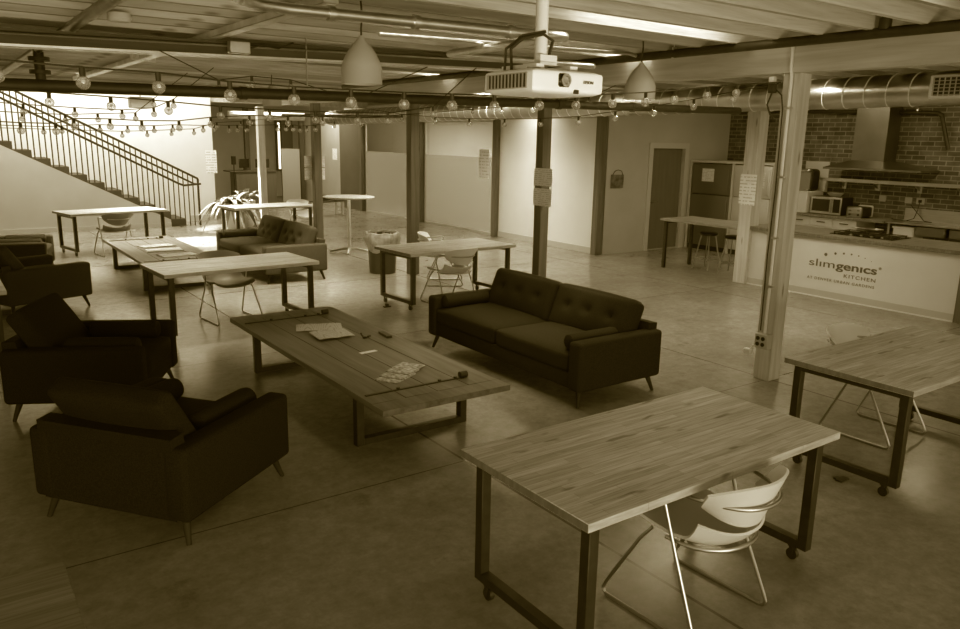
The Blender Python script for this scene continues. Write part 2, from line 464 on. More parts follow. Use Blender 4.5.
# kitchen walls
BX = 14.4
struct('wall_brick', MB().box(BX, BX + .2, 1.0, 10.87, 0, 3.30), M['brick'])
DX0, DX1, DH = 11.95, 13.02, 2.12
wd = MB()
wd.box(10.74, DX0, 10.87, 11.0, 0, 3.30).box(DX1, BX, 10.87, 11.0, 0, 3.30).box(DX0, DX1, 10.87, 11.0, DH, 3.30)
struct('wall_door', wd, M['grey_wall'])
d = struct('door_1', MB().box(DX0 + .06, DX1 - .06, 10.915, 10.955, .01, DH - .05, .004), M['door'], 'dark flush door in the grey wall beside the dark fridge', 'door')
fr = MB()
fr.box(DX0 - .06, DX0 + .05, 10.84, 11.0, 0, DH + .06).box(DX1 - .05, DX1 + .06, 10.84, 11.0, 0, DH + .06).box(DX0 + .05, DX1 - .05, 10.84, 11.0, DH - .05, DH + .06)
fr.done('door_frame', M['trim'], d)
hg = MB()
for z in (.3, 1.05, 1.8): hg.box(DX1 - .075, DX1 - .045, 10.895, 10.916, z, z + .11)
hg.done('hinge', M['steel'], d)
MB().cyl((DX0 + .14, 10.915, 1.0), (DX0 + .14, 10.86, 1.0), .012).cyl((DX0 + .14, 10.862, 1.0), (DX0 + .25, 10.862, 1.0), .011).done('handle', M['steel'], d)
# partition between the second row of posts (X = 10.65)
PX = 10.65
struct('wall_partition', MB().box(PX + .0, PX + .08, 11.0, 14.2, 0, 2.62), M['gloss_white'])
struct('baseboard_partition', MB().box(PX - .012, PX - .001, 11.0, 14.2, 0, .12), M['trim'])
hd = MB().box(PX, PX + .08, 11.0, 21.0, 2.62, 3.3)
struct('trim_header', hd, M['grey_wall'])
def glazing(n, y0, y1):
    w = struct('window_%d' % n, MB().box(PX + .02, PX + .06, y0, y1, 0, .05).box(PX + .02, PX + .06, y0, y1, 2.57, 2.62).box(PX + .02, PX + .06, y0, y0 + .05, .05, 2.57).box(PX + .02, PX + .06, y1 - .05, y1, .05, 2.57), M['trim'],
               'tall glazed partition with a frosted lower band, ' + ('nearer the white panel' if n == 1 else 'next beyond, toward the back rooms'), 'window')
    MB().box(PX + .035, PX + .045, y0 + .05, y1 - .05, .05, 2.57).done('pane', M['glass'], w)
    MB().box(PX + .028, PX + .034, y0 + .05, y1 - .05, .05, 1.77).done('frosted_film', M['frost'], w)
    return w
glazing(1, 14.34, 17.5)
glazing(2, 17.68, 20.85)
# rooms behind the glass
struct('wall_office', MB().box(13.2, 13.3, 11.0, 26, 0, 3.3), M['white_wall'])
struct('wall_office_divider', MB().box(10.75, 13.2, 17.55, 17.63, 0, 3.3), M['grey_wall'])
struct('ceiling_office', MB().box(10.75, 13.2, 11.0, 21.5, 2.72, 2.8), M['white_wall'])
struct('wall_dark_panel', MB().box(PX - .02, PX + .06, 21.05, 22.5, 0, 2.62), M['dark_wall'])
# far rooms
struct('wall_far', MB().box(6.08, 13.2, 27.5, 27.65, 0, 3.3), M['grey_wall'])
struct('wall_far_left', MB().box(5.93, 6.08, WY + .15, 27.5, 0, 3.3), M['grey_wall'])
w3 = struct('window_3', MB().box(10.46, 10.52, 27.4, 27.5, .9, 2.7).box(10.78, 10.84, 27.4, 27.5, .9, 2.7).box(10.52, 10.78, 27.4, 27.5, 2.62, 2.7).box(10.52, 10.78, 27.4, 27.5, .9, .98), M['dark_wall'],
            'narrow bright daylit window strip at the back of the far room', 'window')
MB().box(10.52, 10.78, 27.43, 27.46, .98, 2.62).done('pane', M['bright_window'], w3)
o = MB().box(9.68, 10.31, 24.93, 24.97, 0.0, 1.75, .005).done('screen_panel', M['plastic_grey']); tag(o, 'grey standing screen panel in the back room under the bright window strip', 'screen')
struct('wall_far_dark', MB().box(10.45, 10.6, 25.2, 25.35, 0, 2.9).box(10.2, 10.6, 26.2, 26.35, 0, 2.9), M['dark_wall'])
struct('wall_far_grey', MB().box(10.66, 10.74, 22.5, 25.4, 0, 2.8), M['grey_wall'])
# posts
def post(x, y, h, m, label, name='timber_post', w=.155, base=0):
    return struct(name, MB().box(x - w / 2, x + w / 2, y - w / 2, y + w / 2, base, h, .006), m, label, 'post')
R1 = 6.37
post(R1 + .01, 4.15, 2.81, M['post'], 'pale timber post carrying a conduit and an outlet box near its foot', w=.17)
post(R1, 7.58, 2.81, M['post_dark'], 'dark timber post behind the big sofa with two notices on it', w=.135)
post(R1, 10.80, 2.81, M['post_dark'], 'dark timber post just behind the bin with the white bag')
post(R1, 14.55, 2.81, M['post_dark'], 'timber post behind the small sofa with notices on both sides')
post(R1, 17.65, 2.81, M['post'], 'pale timber post rising behind the white planters')
R2 = 10.62
post(R2 + .02, 7.52, 2.81, M['post'], 'pale timber post at the left end of the kitchen island', w=.23)
post(R2, 10.93, 2.81, M['post_dark'], 'dark timber post at the corner of the white panel and door wall')
post(R2, 14.27, 2.81, M['post_dark'], 'timber post between the white panel and the glazed partition')
post(R2, 17.59, 2.81, M['post_dark'], 'timber post between the two glazed partitions')
post(R2, 20.95, 2.81, M['post_dark'], 'timber post at the far end of the glazed partitions')
post(R2, 4.15, 2.81, M['post_dark'], 'dark timber post at the right end of the kitchen island')
post(9.0, 26.3, 3.05, M['post_dark'], 'dark slim post behind the reception desk')
# girders
def girder(name, x, y0, y1, z0, z1, m, label, w=.16):
    return struct(name, MB().box(x - w / 2, x + w / 2, y0, y1, z0, z1, .004), m, label, 'beam')
girder('timber_beam', R1 - .02, -1.5, 16.6, 2.81, 3.06, M['beam'], 'long timber beam resting on the post with the conduit')
girder('timber_beam', R2, 1.2, 21.0, 2.81, 3.06, M['beam'], 'timber beam above the kitchen island and the partitions')
girder('metal_strip_beam', 2.14, 4.6, 14.2, 2.985, 3.04, M['galv'], 'pale metal strip running under the joists left of the pendant lamp', .10)
struct('timber_beam', MB().box(6.1, 10.6, 20.5, 20.66, 2.98, 3.3), M['beam'], 'timber beam added high up to hide the back room lamp', 'beam')  # added beam, placed so the back room lamp stays out of view
# joists
first = None
y = 1.3
while y < 16.5:
    if first is None:
        first = struct('joist', MB().box(-4, R1 + 4.3, -.025, .025, 3.06, 3.29), M['joist'], 'rough timber joist of the open ceiling, one of the evenly spaced row', 'joist', group='ceiling joists')
        first.location = (0, y, 0)
    else:
        j = first.copy(); COL.objects.link(j); j.location = (0, y, 0)
    y += .405
y = 1.5
first = None
# cross beam and sprinkler main
def tilt_beam(name, x0, z0, x1, z1, y, w, h, m, label):
    mb = MB()
    L = math.hypot(x1 - x0, z1 - z0)
    mb.box(0, L, -w / 2, w / 2, 0, h, M=T(x0, y, z0) @ Matrix.Rotation(-math.atan2(z1 - z0, x1 - x0), 4, 'Y'))
    return struct(name, mb, m, label, 'beam')
cb = tilt_beam('cross_beam', -3.5, 2.73, 6.27, 2.975, 7.15,   .14, .115, M['crossbeam'], 'dark cross beam with a pale lower edge under the joists')
fl = MB(); L = math.hypot(9.77, .245)
fl.box(0, L, -.1, .1, -.018, 0, M=T(-3.5, 7.15, 2.73) @ Matrix.Rotation(-math.atan2(.245, 9.77), 4, 'Y'))
fl.done('flange', M['galv'], cb)

# ------------------------------------------------------------------ pipes, ducts
t = thing('sprinkler_main', 'fat dark pipe crossing the whole room above the furniture', 'pipe', (0, 6.9, 0))
zp = lambda x: 2.525 + (x - .5) * .0128
MB().cyl((-3.5, 0, zp(-3.5)), (9.3, 0, zp(9.3)), .048, seg=14).done('pipe', M['pipe_black'], t)
for x in (-1.2, 2.35, 6.0, 7.2, 7.6): MB().cyl((x - .03, 0, zp(x)), (x + .03, 0, zp(x)), .057, seg=14).done('coupling', M['pipe_black'], t)
for x in (2.95, 7.4):
    MB().cyl((x, 0, zp(x) + .05), (x, 0, 3.06), .007, seg=6).done('hanger_rod', M['steel'], t)
t = thing('pipe_run', 'dark pipe running beside the beam toward the upper right corner', 'pipe', (6.0, 0, 3.035))
MB().cyl((0, 1.2, 0), (0, 12.5, -.02), .04, seg=12).done('pipe', M['pipe_black'], t)
MB().lathe([(0, -.03), (.045, -.03), (.045, .05), (.03, .055), (.03, .12), (.055, .125), (.055, .15), (.03, .155), (.02, .24), (0, .24)], 12, (0, 3.22, .05)).done('valve_fitting', M['pipe_black'], t)
MB().cyl((0, 5.25, .03), (0, 5.25, .26), .006, seg=6).box(-.02, .02, 5.24, 5.26, -.05, .05).done('hanger_rod', M['galv'], t)
t = thing('drain_pipe', 'thick metal pipe slanting across the upper left corner', 'pipe', (1.09, 0, 3.014))
MB().cyl((0, 2.5, 0), (0, 14, -.01), .042, seg=14).done('pipe', M['galv_dark'], t)
MB().cyl((0, 9.4, .04), (0, 9.4, -.34), .05, seg=12).lathe([(0, -.02), (.10, -.02), (.10, .02), (0, .02)], 12, (0, 9.4, -.1)).lathe([(0, -.02), (.10, -.02), (.10, .02), (0, .02)], 12, (0, 9.4, -.23)).done('flanged_riser', M['pipe_black'], t)
t = thing('conduit_run', 'shiny metal conduit with a bend crossing above the pendant lamp', 'pipe', (0, 0, 0))
pts = [(1.38, 2.4, 2.9), (1.40, 4.05, 2.9), (1.46, 4.28, 2.9), (1.6, 4.40, 2.9), (1.8, 4.44, 2.9), (3.55, 4.30, 2.9), (3.75, 4.32, 2.91), (3.9, 4.45, 2.93), (4.05, 6.2, 2.95), (5.9, 6.25, 2.97)]
MB().tube(pts, .034, 12).done('pipe', M['galv'], t)
cl = MB()
for x, yy in ((2.05, 4.42), (2.6, 4.375), (3.3, 4.32)): cl.cyl((x - .02, yy, 2.9), (x + .02, yy, 2.9), .045, seg=12)
cl.done('clamp', M['galv'], t)
# thin conduit along cross beam
o = MB().cyl((-3.5, 7.0, 2.80), (6.2, 7.0, 3.04), .009, seg=6).done('cable_conduit', M['galv']); tag(o, 'thin pale conduit running along the dark cross beam', 'pipe')
o = MB().tube([(3.0, 5.6, 2.975), (5.75, 5.6, 3.035), (5.9, 5.65, 3.03)], .016, 8).done('thin_conduit', M['galv']); tag(o, 'thin pale conduit crossing just behind the projector pole toward the beam', 'pipe')
# duct (spiral, with raised seams)
t = thing('spiral_duct', 'large shiny spiral duct running along the kitchen and glazed partitions', 'duct', (9.6, 0, 2.85))
mb = MB()
mb.cyl((0, 3.0, .02), (0, 20.9, -.16), .19, seg=32)
mb.done('duct', M['duct'], t)
sm = MB()
for k in range(60):
    yy = 4.6 + k * .27
    zz = .02 - (yy - 3) * .18 / 17.9
    pts = [(.193 * math.cos(a * PI / 12), yy + .27 * a / 24 * .5, zz + .193 * math.sin(a * PI / 12)) for a in range(25)]
    sm.tube(pts, .007, 4)
o = sm.done('seam', M['seam'], t); o['kind'] = 'stuff'
g = MB().box(-.26, -.17, 3.85, 4.42, -.12, .14, .012).done('grille_frame', M['plastic'], t)
gm = MB()
for k in range(9): gm.box(-.272, -.262, 3.90 + k * .058, 3.91 + k * .058, -.09, .11)
for k in range(6): gm.box(-.270, -.262, 3.89, 4.38, -.085 + k * .038, -.078 + k * .038)
gm.done('grille', M['plastic_grey'], g)
MB().box(-.2615, -.260, 3.89, 4.38, -.09, .11).done('grille_backing', M['black'], g)
# far ducts/pipes by the back room
o = MB().cyl((6.6, 16.9, 2.62), (9.4, 16.4, 2.66), .035, seg=10).done('cross_pipe', M['galv_dark']); tag(o, 'grey pipe crossing in front of the back room by the stairs', 'pipe')
o = MB().cyl((7.2, 22.5, 2.72), (9.4, 22.3, 2.72), .11, seg=16).done('round_duct', M['galv']); tag(o, 'short bright round duct high up in the back room', 'duct')
# wall pipe on brick; its downward elbow is shaped to stand in for a shadow
t = thing('wall_pipe', 'black pipe along the brick wall under the duct, its elbow standing in for a shadow', 'pipe', (BX - .09, 0, 2.78))
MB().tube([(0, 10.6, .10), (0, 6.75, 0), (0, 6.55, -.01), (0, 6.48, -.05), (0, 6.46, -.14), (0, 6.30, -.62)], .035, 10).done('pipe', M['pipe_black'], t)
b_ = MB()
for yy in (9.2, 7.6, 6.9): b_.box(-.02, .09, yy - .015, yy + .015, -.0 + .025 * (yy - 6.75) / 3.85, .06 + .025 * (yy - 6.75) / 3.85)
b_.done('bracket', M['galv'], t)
o = MB().box(-.2, .2, -.12, .12, -.1, .1, .01).done('ceiling_unit', M['plastic_grey'], None, loc=(3.50, 16.1, 2.745)); tag(o, 'grey box unit hanging against the bright stair wall', 'ceiling unit')
MB().cyl((0, 0, .1), (0, 0, .55), .012, seg=6).done('hanger_rod', M['steel'], o)
o = MB().box(-.3, .3, -.12, .12, -.06, .06, .01).done('ceiling_unit', M['plastic_grey'], None, loc=(5.55, 16.1, 2.88)); tag(o, 'longer grey box unit hanging near the corner of the stair wall', 'ceiling unit')
MB().cyl((0, 0, .06), (0, 0, .42), .012, seg=6).done('hanger_rod', M['steel'], o)
# ceiling sensor and junction boxes on cross beam
o = MB().lathe([(0, 0), (.07, 0), (.085, .02), (.08, .06), (0, .06)], 16).done('smoke_detector', M['plastic'], None, loc=(1.3, 6.45, 2.99)); tag(o, 'pale round detector under the joists in front of the cross beam', 'detector')
o = MB().box(-.09, .09, -.04, .04, -.05, .05, .006).done('junction_box', M['galv'], None, loc=(2.35, 6.95, 2.93)); tag(o, 'pale junction box on the cross beam left of the pendant lamp', 'junction box')
MB().tube([(.09, 0, 0), (.2, 0, .04), (.35, -.01, .02), (.5, 0, .08)], .008, 6).done('cable', M['cable'], o)
o = MB().box(-.2, .2, -.02, .02, -.05, .05, .004, M=Matrix.Rotation(.7, 4, 'Z')).done('diagonal_brace', M['plywood'], None, loc=(2.15, 9.6, 3.03)); tag(o, 'short diagonal timber brace under the joists beside the pale plank', 'brace')

# ------------------------------------------------------------------ conduit + outlet box on the right post
t = thing('conduit', 'shiny conduit with an outlet box fixed to the pale timber post', 'conduit', (6.275, 4.14, 0))
MB().tube([(0, 0, .45), (0, 0, 2.78), (-.02, 0, 2.86), (-.03, .0, 3.1), (-.02, .02, 3.25)], .015, 8).done('pipe', M['bright_tube'], t)
MB().tube([(-.005, .045, .48), (-.01, .05, 1.2), (0, .045, 1.8), (-.01, .05, 2.5), (-.03, .06, 2.62), (-.05, .12, 2.68)], .006, 6).done('black_cable', M['cable'], t)
st = MB()
for z in (.9, 1.35, 1.9, 2.5): st.box(-.016, .018, -.03, .03, z, z + .02)
st.done('strap', M['galv'], t)
b_ = MB().box(-.06, .017, -.075, .065, .32, .46, .006).done('outlet_box', M['plastic_grey'], t)
sk = MB()
for yy in (-.027, .027):
    for z in (.362, .418): sk.cyl((-.06, yy, z), (-.066, yy, z), .02, seg=12)
sk.done('socket', M['black'], b_)
MB().box(-.10, -.05, .07, .15, .245, .30, .008).cyl((-.06, .06, .34), (-.07, .10, .28), .012).done('plug', M['plastic'], t)
# cluster of black clip fittings where the light string ends on the right post
o = MB().box(-.03, .03, -.03, .03, -.04, .04, .006).tube([(0, 0, -.04), (-.01, .03, -.14), (0, .0, -.22), (.02, -.03, -.26)], .008, 6).done('cord_clip', M['black'], None, loc=(6.20, 4.27, 2.68)); tag(o, 'black cord clip where the light strings end on the pale post', 'clip')
MB().box(-.025, .025, -.02, .03, .05, .1, .005).done('plug', M['plastic'], o)

# ------------------------------------------------------------------ stairs
sr, sh, sx0 = .345, .178, 5.02
st = thing('staircase', 'brown stepped staircase climbing left along the bright white wall', 'staircase', (0, 0, 0), kind='structure')
for k in range(17):
    x1 = sx0 - k * sr
    MB().box(x1 - sr - .02, x1, 19.3, WY, max(0, k * sh - .03), (k + 1) * sh, .004).done('step', M['step'], st)
poly = [(sx0 - sr, 0), (sx0 - sr, sh - .01), (sx0 - 17 * sr, 17 * sh - .01), (sx0 - 17 * sr, 0)]
MB().prism(poly, 'y', 19.285, 19.32).done('stair_side', M['stair_wall'], st)
MB().box(-.84, sx0 - sr, 19.265, 19.2845, 0, .1).done('skirting', M['trim'], st)
rl = thing('stair_railing', 'black metal railing with many thin balusters on the stair', 'railing', (0, 19.34, 0))
zt = lambda x: 1.13 + (5.34 - x) * .516
MB().tube([(5.38, 0, 1.06), (5.36, 0, 1.13), (5.30, 0, 1.16), (-.9, 0, zt(-.9))], .025, 6).done('top_rail', M['steel_dark'], rl)
MB().tube([(5.36, 0, .99), (5.28, 0, 1.0), (-.9, 0, zt(-.9) - .17)], .022, 6).done('lower_rail', M['steel_dark'], rl)
hr = MB().tube([(5.42, -.06, 1.0), (5.02, -.06, .97), (4.9, -.06, 1.02), (-.9, -.06, zt(-.9) - .27)], .024, 6).done('handrail', M['steel_dark'], rl)
bk = MB()
for x in (3.55, 1.6, 0.0): bk.tube([(x, -.06, zt(x) - .27), (x, -.03, zt(x) - .33), (x, .0, zt(x) - .30)], .01, 6)
bk.done('bracket', M['steel_dark'], hr)
MB().box(5.35, 5.39, -.02, .02, 0, 1.12).done('newel_post', M['steel_dark'], rl)
bal = None
x = 5.25
while x > -.6:
    k = max(0, int(math.floor((sx0 - x) / sr)) + 1) if x < sx0 else 0
    z0 = k * sh
    bal = MB().cyl((x, 0, z0), (x, 0, zt(x)), .0125, seg=6).done('baluster', M['steel_dark'], rl)
    x -= .113

# ------------------------------------------------------------------ work tables
def make_table(label, top_mat, h=.76, L=1.77, W=.88, name='work_table', group=None, casters=True, rail=True):
    t = thing(name, label, 'table', group=group)
    tt = MB().box(-L / 2, L / 2, -W / 2, W / 2, h - .04, h, .003).done('tabletop', [top_mat, M['end_grain']], t)
    for p in tt.data.polygons:
        if abs(p.normal.x) > .8: p.material_index = 1
    for sx in (-1, 1):
        x = sx * (L / 2 - .085)
        zb = .085 if casters else 0
        f = MB().box(x - .025, x + .025, -W / 2 + .1, W / 2 - .1, h - .085, h - .04).done('leg_frame', M['steel_dark'], t)
        if rail: MB().box(x - .025, x + .025, -W / 2 + .1, W / 2 - .1, zb, zb + .045).done('bottom_rail', M['steel_dark'], f)
        for sy in (-1, 1):
            yy = sy * (W / 2 - .075)
            MB().box(x - .027, x + .027, yy - .027, yy + .027, zb, h - .04, .003).done('leg', M['steel_dark'], f)
            if casters:
                yc = sy * (W / 2 - .135)
                MB().cyl((x - .012, yc, .032), (x + .012, yc, .032), .032, seg=14).box(x - .02, x + .02, yc - .02, yc + .02, .075, .085).box(x - .02, x - .014, yc - .012, yc + .012, .03, .08).box(x + .014, x + .02, yc - .012, yc + .012, .03, .08).done('caster', M['black'], f)
    return t
ft = make_table('butcher-block work table in front, with the white chair pushed under its near side', M['top'])
ft.location = (2.81, 2.38, 0)
def table_at(x, y, rot, label): return dup(ft, (x, y, 0), rot, label)
table_at(5.60, 2.50, 0, 'butcher-block work table at the right edge, before the kitchen island')
table_at(5.73, 8.81, math.radians(3.5), 'butcher-block work table between the bin and the big sofa')
t5 = make_table('pale glossy work table across the end of the farther coffee table', M['top2'])
t5.location = (2.75, 8.75, 0); t5.rotation_euler = (0, 0, math.radians(3.5))
dup(t5, (2.77, 15.8, 0), math.radians(12), 'pale work table standing in front of the staircase')
dup(t5, (5.74, 15.7, 0), math.radians(4.7), 'pale work table between the white planters and the small sofa')
dup(t5, (-.40, 8.57, 0), 0, 'pale table whose corner shows at the left edge beside the armchairs')
tl = make_table('dark plank table whose corner shows at the lower left of the picture', wood_block('dark_block', .24, row=.09))
tl.location = (-.65, 2.31, 0)

# ------------------------------------------------------------------ white tube-frame chairs
def make_chair(label, shell, metal):
    """faces +Y; origin on the floor under the seat"""
    t = thing('sled_chair', label, 'chair')
    def seat(u, v):
        x = (u - .5) * .48; y = -.31 + v * .52
        y -= .03; z = .425 + .05 * (abs(u - .5) * 2) ** 2.5 - .03 * math.sin(v * PI) + (.065 * (1 - v / .22) ** 2 if v < .22 else 0) - (.03 * ((v - .85) / .15) ** 2 if v > .85 else 0)
        c = max(0, 1 - v / .5)
        y += .12 * c * (abs(u - .5) * 2) ** 2.2
        return (x, y, z)
    MB().sheet(seat, 16, 14, .012).done('seat', shell, t)
    def back(u, v):
        a = (u - .5) * 2
        hh = (1 - abs(a) ** 3.2 * .55)
        w = .20 + .075 * v ** .7
        y = -.345 + .10 * a * a + .04 * a ** 4 - .075 * v
        z = .63 + (v - .5) * .21 * hh + .02 * a * a
        return (w * a, y, z)
    MB().sheet(back, 20, 8, .012).done('backrest', shell, t)
    r = .0088
    for s in (-1, 1):
        x = s * .255; xf = s * .275
        pts = [(s * .235, .03, .425), (x, .08, .36), (xf, .255, .07), (xf, .27, .035), (xf, .26, .014), (xf, .24, r), (xf, -.25, r), (xf, -.27, .014), (xf, -.28, .035), (xf, -.27, .06), (x, -.13, .36), (x, -.05, .57), (x, -.025, .63), (x, -.03, .646), (x, -.06, .65)]
        MB().tube(pts, r, 8).done('side_frame', metal, t)
        # feet pads
    pts = []
    for k in range(21):
        a = -1 + k / 10
        pts.append((.262 * a if abs(a) < 1 else .255 * a, -.412 + .12 * a * a + .23 * abs(a) ** 5, .632 + .01 * a * a))
    MB().tube([(-.255, -.06, .65)] + pts[1:-1] + [(.255, -.06, .65)], r, 8).done('back_rail', metal, t)
    pts = [(.235 * math.sin(a), -.05 - .265 * abs(math.cos(a)) ** .7, .415) for a in [(-PI / 2 + PI * k / 14) for k in range(15)]]
    MB().tube(pts, r, 8).done('seat_rail', metal, t)
    return t
ch = make_chair('white shell chair on chrome tubes tucked under the front work table', M['plastic'], M['chrome'])
ch.scale = (1, 1, 1.07); ch.location = (2.80, 2.15, 0); ch.rotation_euler = (0, 0, math.radians(2))
CP = [(5.86, 2.83, 180, 'white chair on the far side of the work table at the right edge'),
      (5.66, 8.64, 4, 'white chair with its back to the big sofa at the work table by the bin'),
      (6.38, 9.85, -123, 'white chair on the far side of the work table by the bin'),
      (6.75, 16.2, 185, 'white chair behind the pale table near the white planters')]
for x, y, a, lb in CP:
    dup(ch, (x, y, 0), math.radians(a), lb)
cg = make_chair('shell chair with backlit shade in its colour, tucked under the pale glossy work table', mat('backlit_shell', .13, .45), M['chrome'])  # darker shell colour carries the shade of a backlit chair
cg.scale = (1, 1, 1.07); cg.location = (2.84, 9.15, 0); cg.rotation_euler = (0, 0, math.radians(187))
dup(cg, (2.68, 15.25, 0), math.radians(8), 'shell chair with backlit shade in its colour, drawn up to the pale table in front of the staircase')

# ------------------------------------------------------------------ sofas & armchairs
def make_seat(name, label, cat, L, nseat, fab, D=1.0, tufts2=False):
    """origin on floor at centre; faces -Y... front is at y=-D/2, width along X"""
    t = thing(name, label, cat)
    aw = .15; zb = .15; ah = .57
    MB().box(-L / 2 + .02, L / 2 - .02, -D / 2 + .02, D / 2 - .02, zb, .30, .02, seg=2).done('base', fab, t)
    for s in (-1, 1):
        x0 = s * (L / 2 - aw / 2)
        MB().box(x0 - aw / 2, x0 + aw / 2, -D / 2, D / 2, zb - .005, ah, .034, seg=4).done('arm', fab, t)
    bp = MB()
    bp.prism([(D / 2 - .17, .28), (D / 2 - .005, zb), (D / 2 - .005, ah - .02), (D / 2 + .0, .62), (D / 2 - .1, .63)], 'x', -L / 2 + .08, L / 2 - .08)
    bp.done('back', fab, t)
    iw = L - 2 * aw; w = iw / nseat
    for k in range(nseat):
        cx = -iw / 2 + w * (k + .5)
        MB().soft(w / 2 - .003, (D - .2) / 2, .085, .045, (0, 0, .03), 12, M=T(cx, -.10, .375)).done('seat_cushion', fab, t)
    for k in range(nseat):
        cx = -iw / 2 + w * (k + .5)
        hw = w / 2 - .004 if nseat > 1 else w / 2 + .0
        tf = [(i * hw * .55, .02) for i in (-1, 0, 1)] if nseat > 1 else []
        if nseat > 1 and tufts2: tf += [(i * hw * .55, -.10) for i in (-.5, .5)]
        # local +Z = front face of cushion
        if nseat > 1:
            R = Matrix.Rotation(math.radians(90 - 22), 4, 'X')
            mb = MB().soft(hw, .225, .09, .06, (0, 0.012, .045), 22, tuft=tf, M=T(cx, D / 2 - .215, .60) @ R, tuft_d=.05 if tufts2 else .036, tuft_s=.05)
        else:
            R = Matrix.Rotation(math.radians(90 - 33), 4, 'X')
            mb = MB().soft(w / 2 + .005, .25, .07, .035, (0, 0.012, .03), 18, M=T(cx, D / 2 - .195, .615) @ R)
        c = mb.done('back_cushion', fab, t)
    for sx in (-1, 1):
        for sy in (-1, 1):
            x, y = sx * (L / 2 - .09), sy * (D / 2 - .09)
            MB().cyl((x, y, zb + .01), (x + sx * .045, y + sy * .045, 0), .026, .014, 12).done('leg', M['leg_wood'], t)
    return t
def bolster(label, fab, Lb, r, loc, rot, group=None):
    mb = MB()
    prof = [(0, -Lb / 2), (r * .6, -Lb / 2), (r * .92, -Lb / 2 + .015), (r, -Lb / 2 + .05), (r, Lb / 2 - .05), (r * .92, Lb / 2 - .015), (r * .6, Lb / 2), (0, Lb / 2)]
    mb.lathe(prof, 20, M=Matrix.Rotation(PI / 2, 4, 'X'))
    o = mb.done('bolster_cushion', fab); o.location = loc; o.rotation_euler = (0, 0, rot)
    return tag(o, label, 'cushion')
s1 = make_seat('sofa', 'large dark fabric sofa with tufted back cushions beside the coffee table', 'sofa', 2.38, 2, M['fabric'])
s1.location = (4.70, 5.63, 0); s1.rotation_euler = (0, 0, -PI / 2)
def seat_pt(o, x, y, z):
    a = o.rotation_euler.z
    return (o.location.x + x * math.cos(a) - y * math.sin(a), o.location.y + x * math.sin(a) + y * math.cos(a), z)
# for the sofa (rot -90deg): local x -> -Y, local y -> +X
bolster('dark bolster cushion against the far arm of the large sofa', M['fabric'], .56, .068, seat_pt(s1, -.965, -.16, .535), -PI / 2)
bolster('dark bolster cushion against the near arm of the large sofa', M['fabric'], .56, .068, seat_pt(s1, .965, -.16, .535), -PI / 2)
s2 = make_seat('sofa', 'brown tufted sofa farther away, behind the pale glossy work table', 'sofa', 2.38, 2, M['fabric2'], tufts2=True)
s2.location = (4.47, 12.22, 0); s2.rotation_euler = (0, 0, -PI / 2)
bolster('brown bolster cushion on the far arm side of the farther sofa', M['fabric2'], .56, .068, seat_pt(s2, -.965, -.16, .535), -PI / 2)
arm = make_seat('armchair', 'dark armchair nearest, seen from behind with its cushion over the back', 'armchair', 1.06, 1, M['fabric3'], 1.03)
def put_arm(o, x, y, face):
    o.location = (x, y, 0); o.rotation_euler = (0, 0, math.radians(face) + PI / 2)
put_arm(arm, 1.03, 4.68, 36.9)
a2 = dup(arm, label='dark armchair at left beyond the nearest one, open toward the coffee table'); put_arm(a2, .985, 6.83, -28)
a3 = make_seat('armchair', 'dark brown armchair farther back at the left edge, behind the pale table corner', 'armchair', 1.06, 1, M['fabric4'], 1.03); put_arm(a3, .93, 11.1, 20)
a4 = dup(a3, label='farthest brown armchair at the left edge, near the table by the stairs'); put_arm(a4, .95, 13.6, -12)
for o, nm in ((arm, 'nearest armchair'), (a2, 'second armchair'), (a4, 'farthest armchair')):
    for sx, side in ((-1, 'right'), (1, 'left')):
        bolster('%s bolster cushion against the %s arm of the %s' % ('brown' if o is a4 else 'dark', 'far' if sx > 0 else 'near', nm), M['fabric4'] if o is a4 else M['fabric3'], .56, .075, seat_pt(o, sx * .28, -.16, .535), o.rotation_euler.z)

# ------------------------------------------------------------------ coffee tables
def make_coffee(label, L=3.15, W=1.06, h=.435):
    """long axis along X"""
    t = thing('coffee_table', label, 'coffee table')
    top = MB()
    n = 4; bw = (W) / n
    for k in range(n):
        y0 = -W / 2 + k * bw
        top.box(-L / 2 + .16, L / 2 - .16, y0 + .0025, y0 + bw - .0025, h - .045, h, .002)
    top.box(-L / 2, -L / 2 + .157, -W / 2, W / 2, h - .045, h, .002).box(L / 2 - .157, L / 2, -W / 2, W / 2, h - .045, h, .002)
    top.box(-L / 2 + .1, L / 2 - .1, -W / 2 + .02, W / 2 - .02, h - .044, h - .006)
    top.done('tabletop', M['coffee'], t)
    for sx in (-1, 1):
        x = sx * (L / 2 - .52)
        f = MB().box(x - .03, x + .03, -W / 2 + .05, W / 2 - .05, h - .09, h - .045).done('leg_frame', M['steel_dark'], t)
        MB().box(x - .03, x + .03, -W / 2 + .05, W / 2 - .05, 0, .05).done('bottom_rail', M['steel_dark'], f)
        for sy in (-1, 1):
            y = sy * (W / 2 - .08)
            MB().box(x - .032, x + .032, y - .03, y + .03, 0, h - .045, .003).done('leg', M['steel_dark'], f)
    for sx in (-1, 1):
        x = sx * (L / 2 - .33)
        rd = MB().box(x - .011, x + .011, -W / 2 + .20, W / 2 - .04, h, h + .007)
        for y in (-W / 2 + .27, -.12, W / 2 - .3): rd.cyl((x, y, h + .007), (x, y, h + .02), .014, seg=8)
        rd = rd.done('iron_strap', M['black'], t)
        MB().cyl((x, -W / 2 + .17, h + .025), (x, -W / 2 + .23, h + .025), .025, seg=16).done('roller', M['black'], rd)
    return t
c1 = make_coffee('long low plank coffee table with iron straps, between armchairs and sofa')
c1.location = (2.81, 5.83, 0); c1.rotation_euler = (0, 0, PI / 2)
dup(c1, (2.83, 12.55, 0), PI / 2, 'farther low plank coffee table behind the pale glossy work table')
HZ = .4355
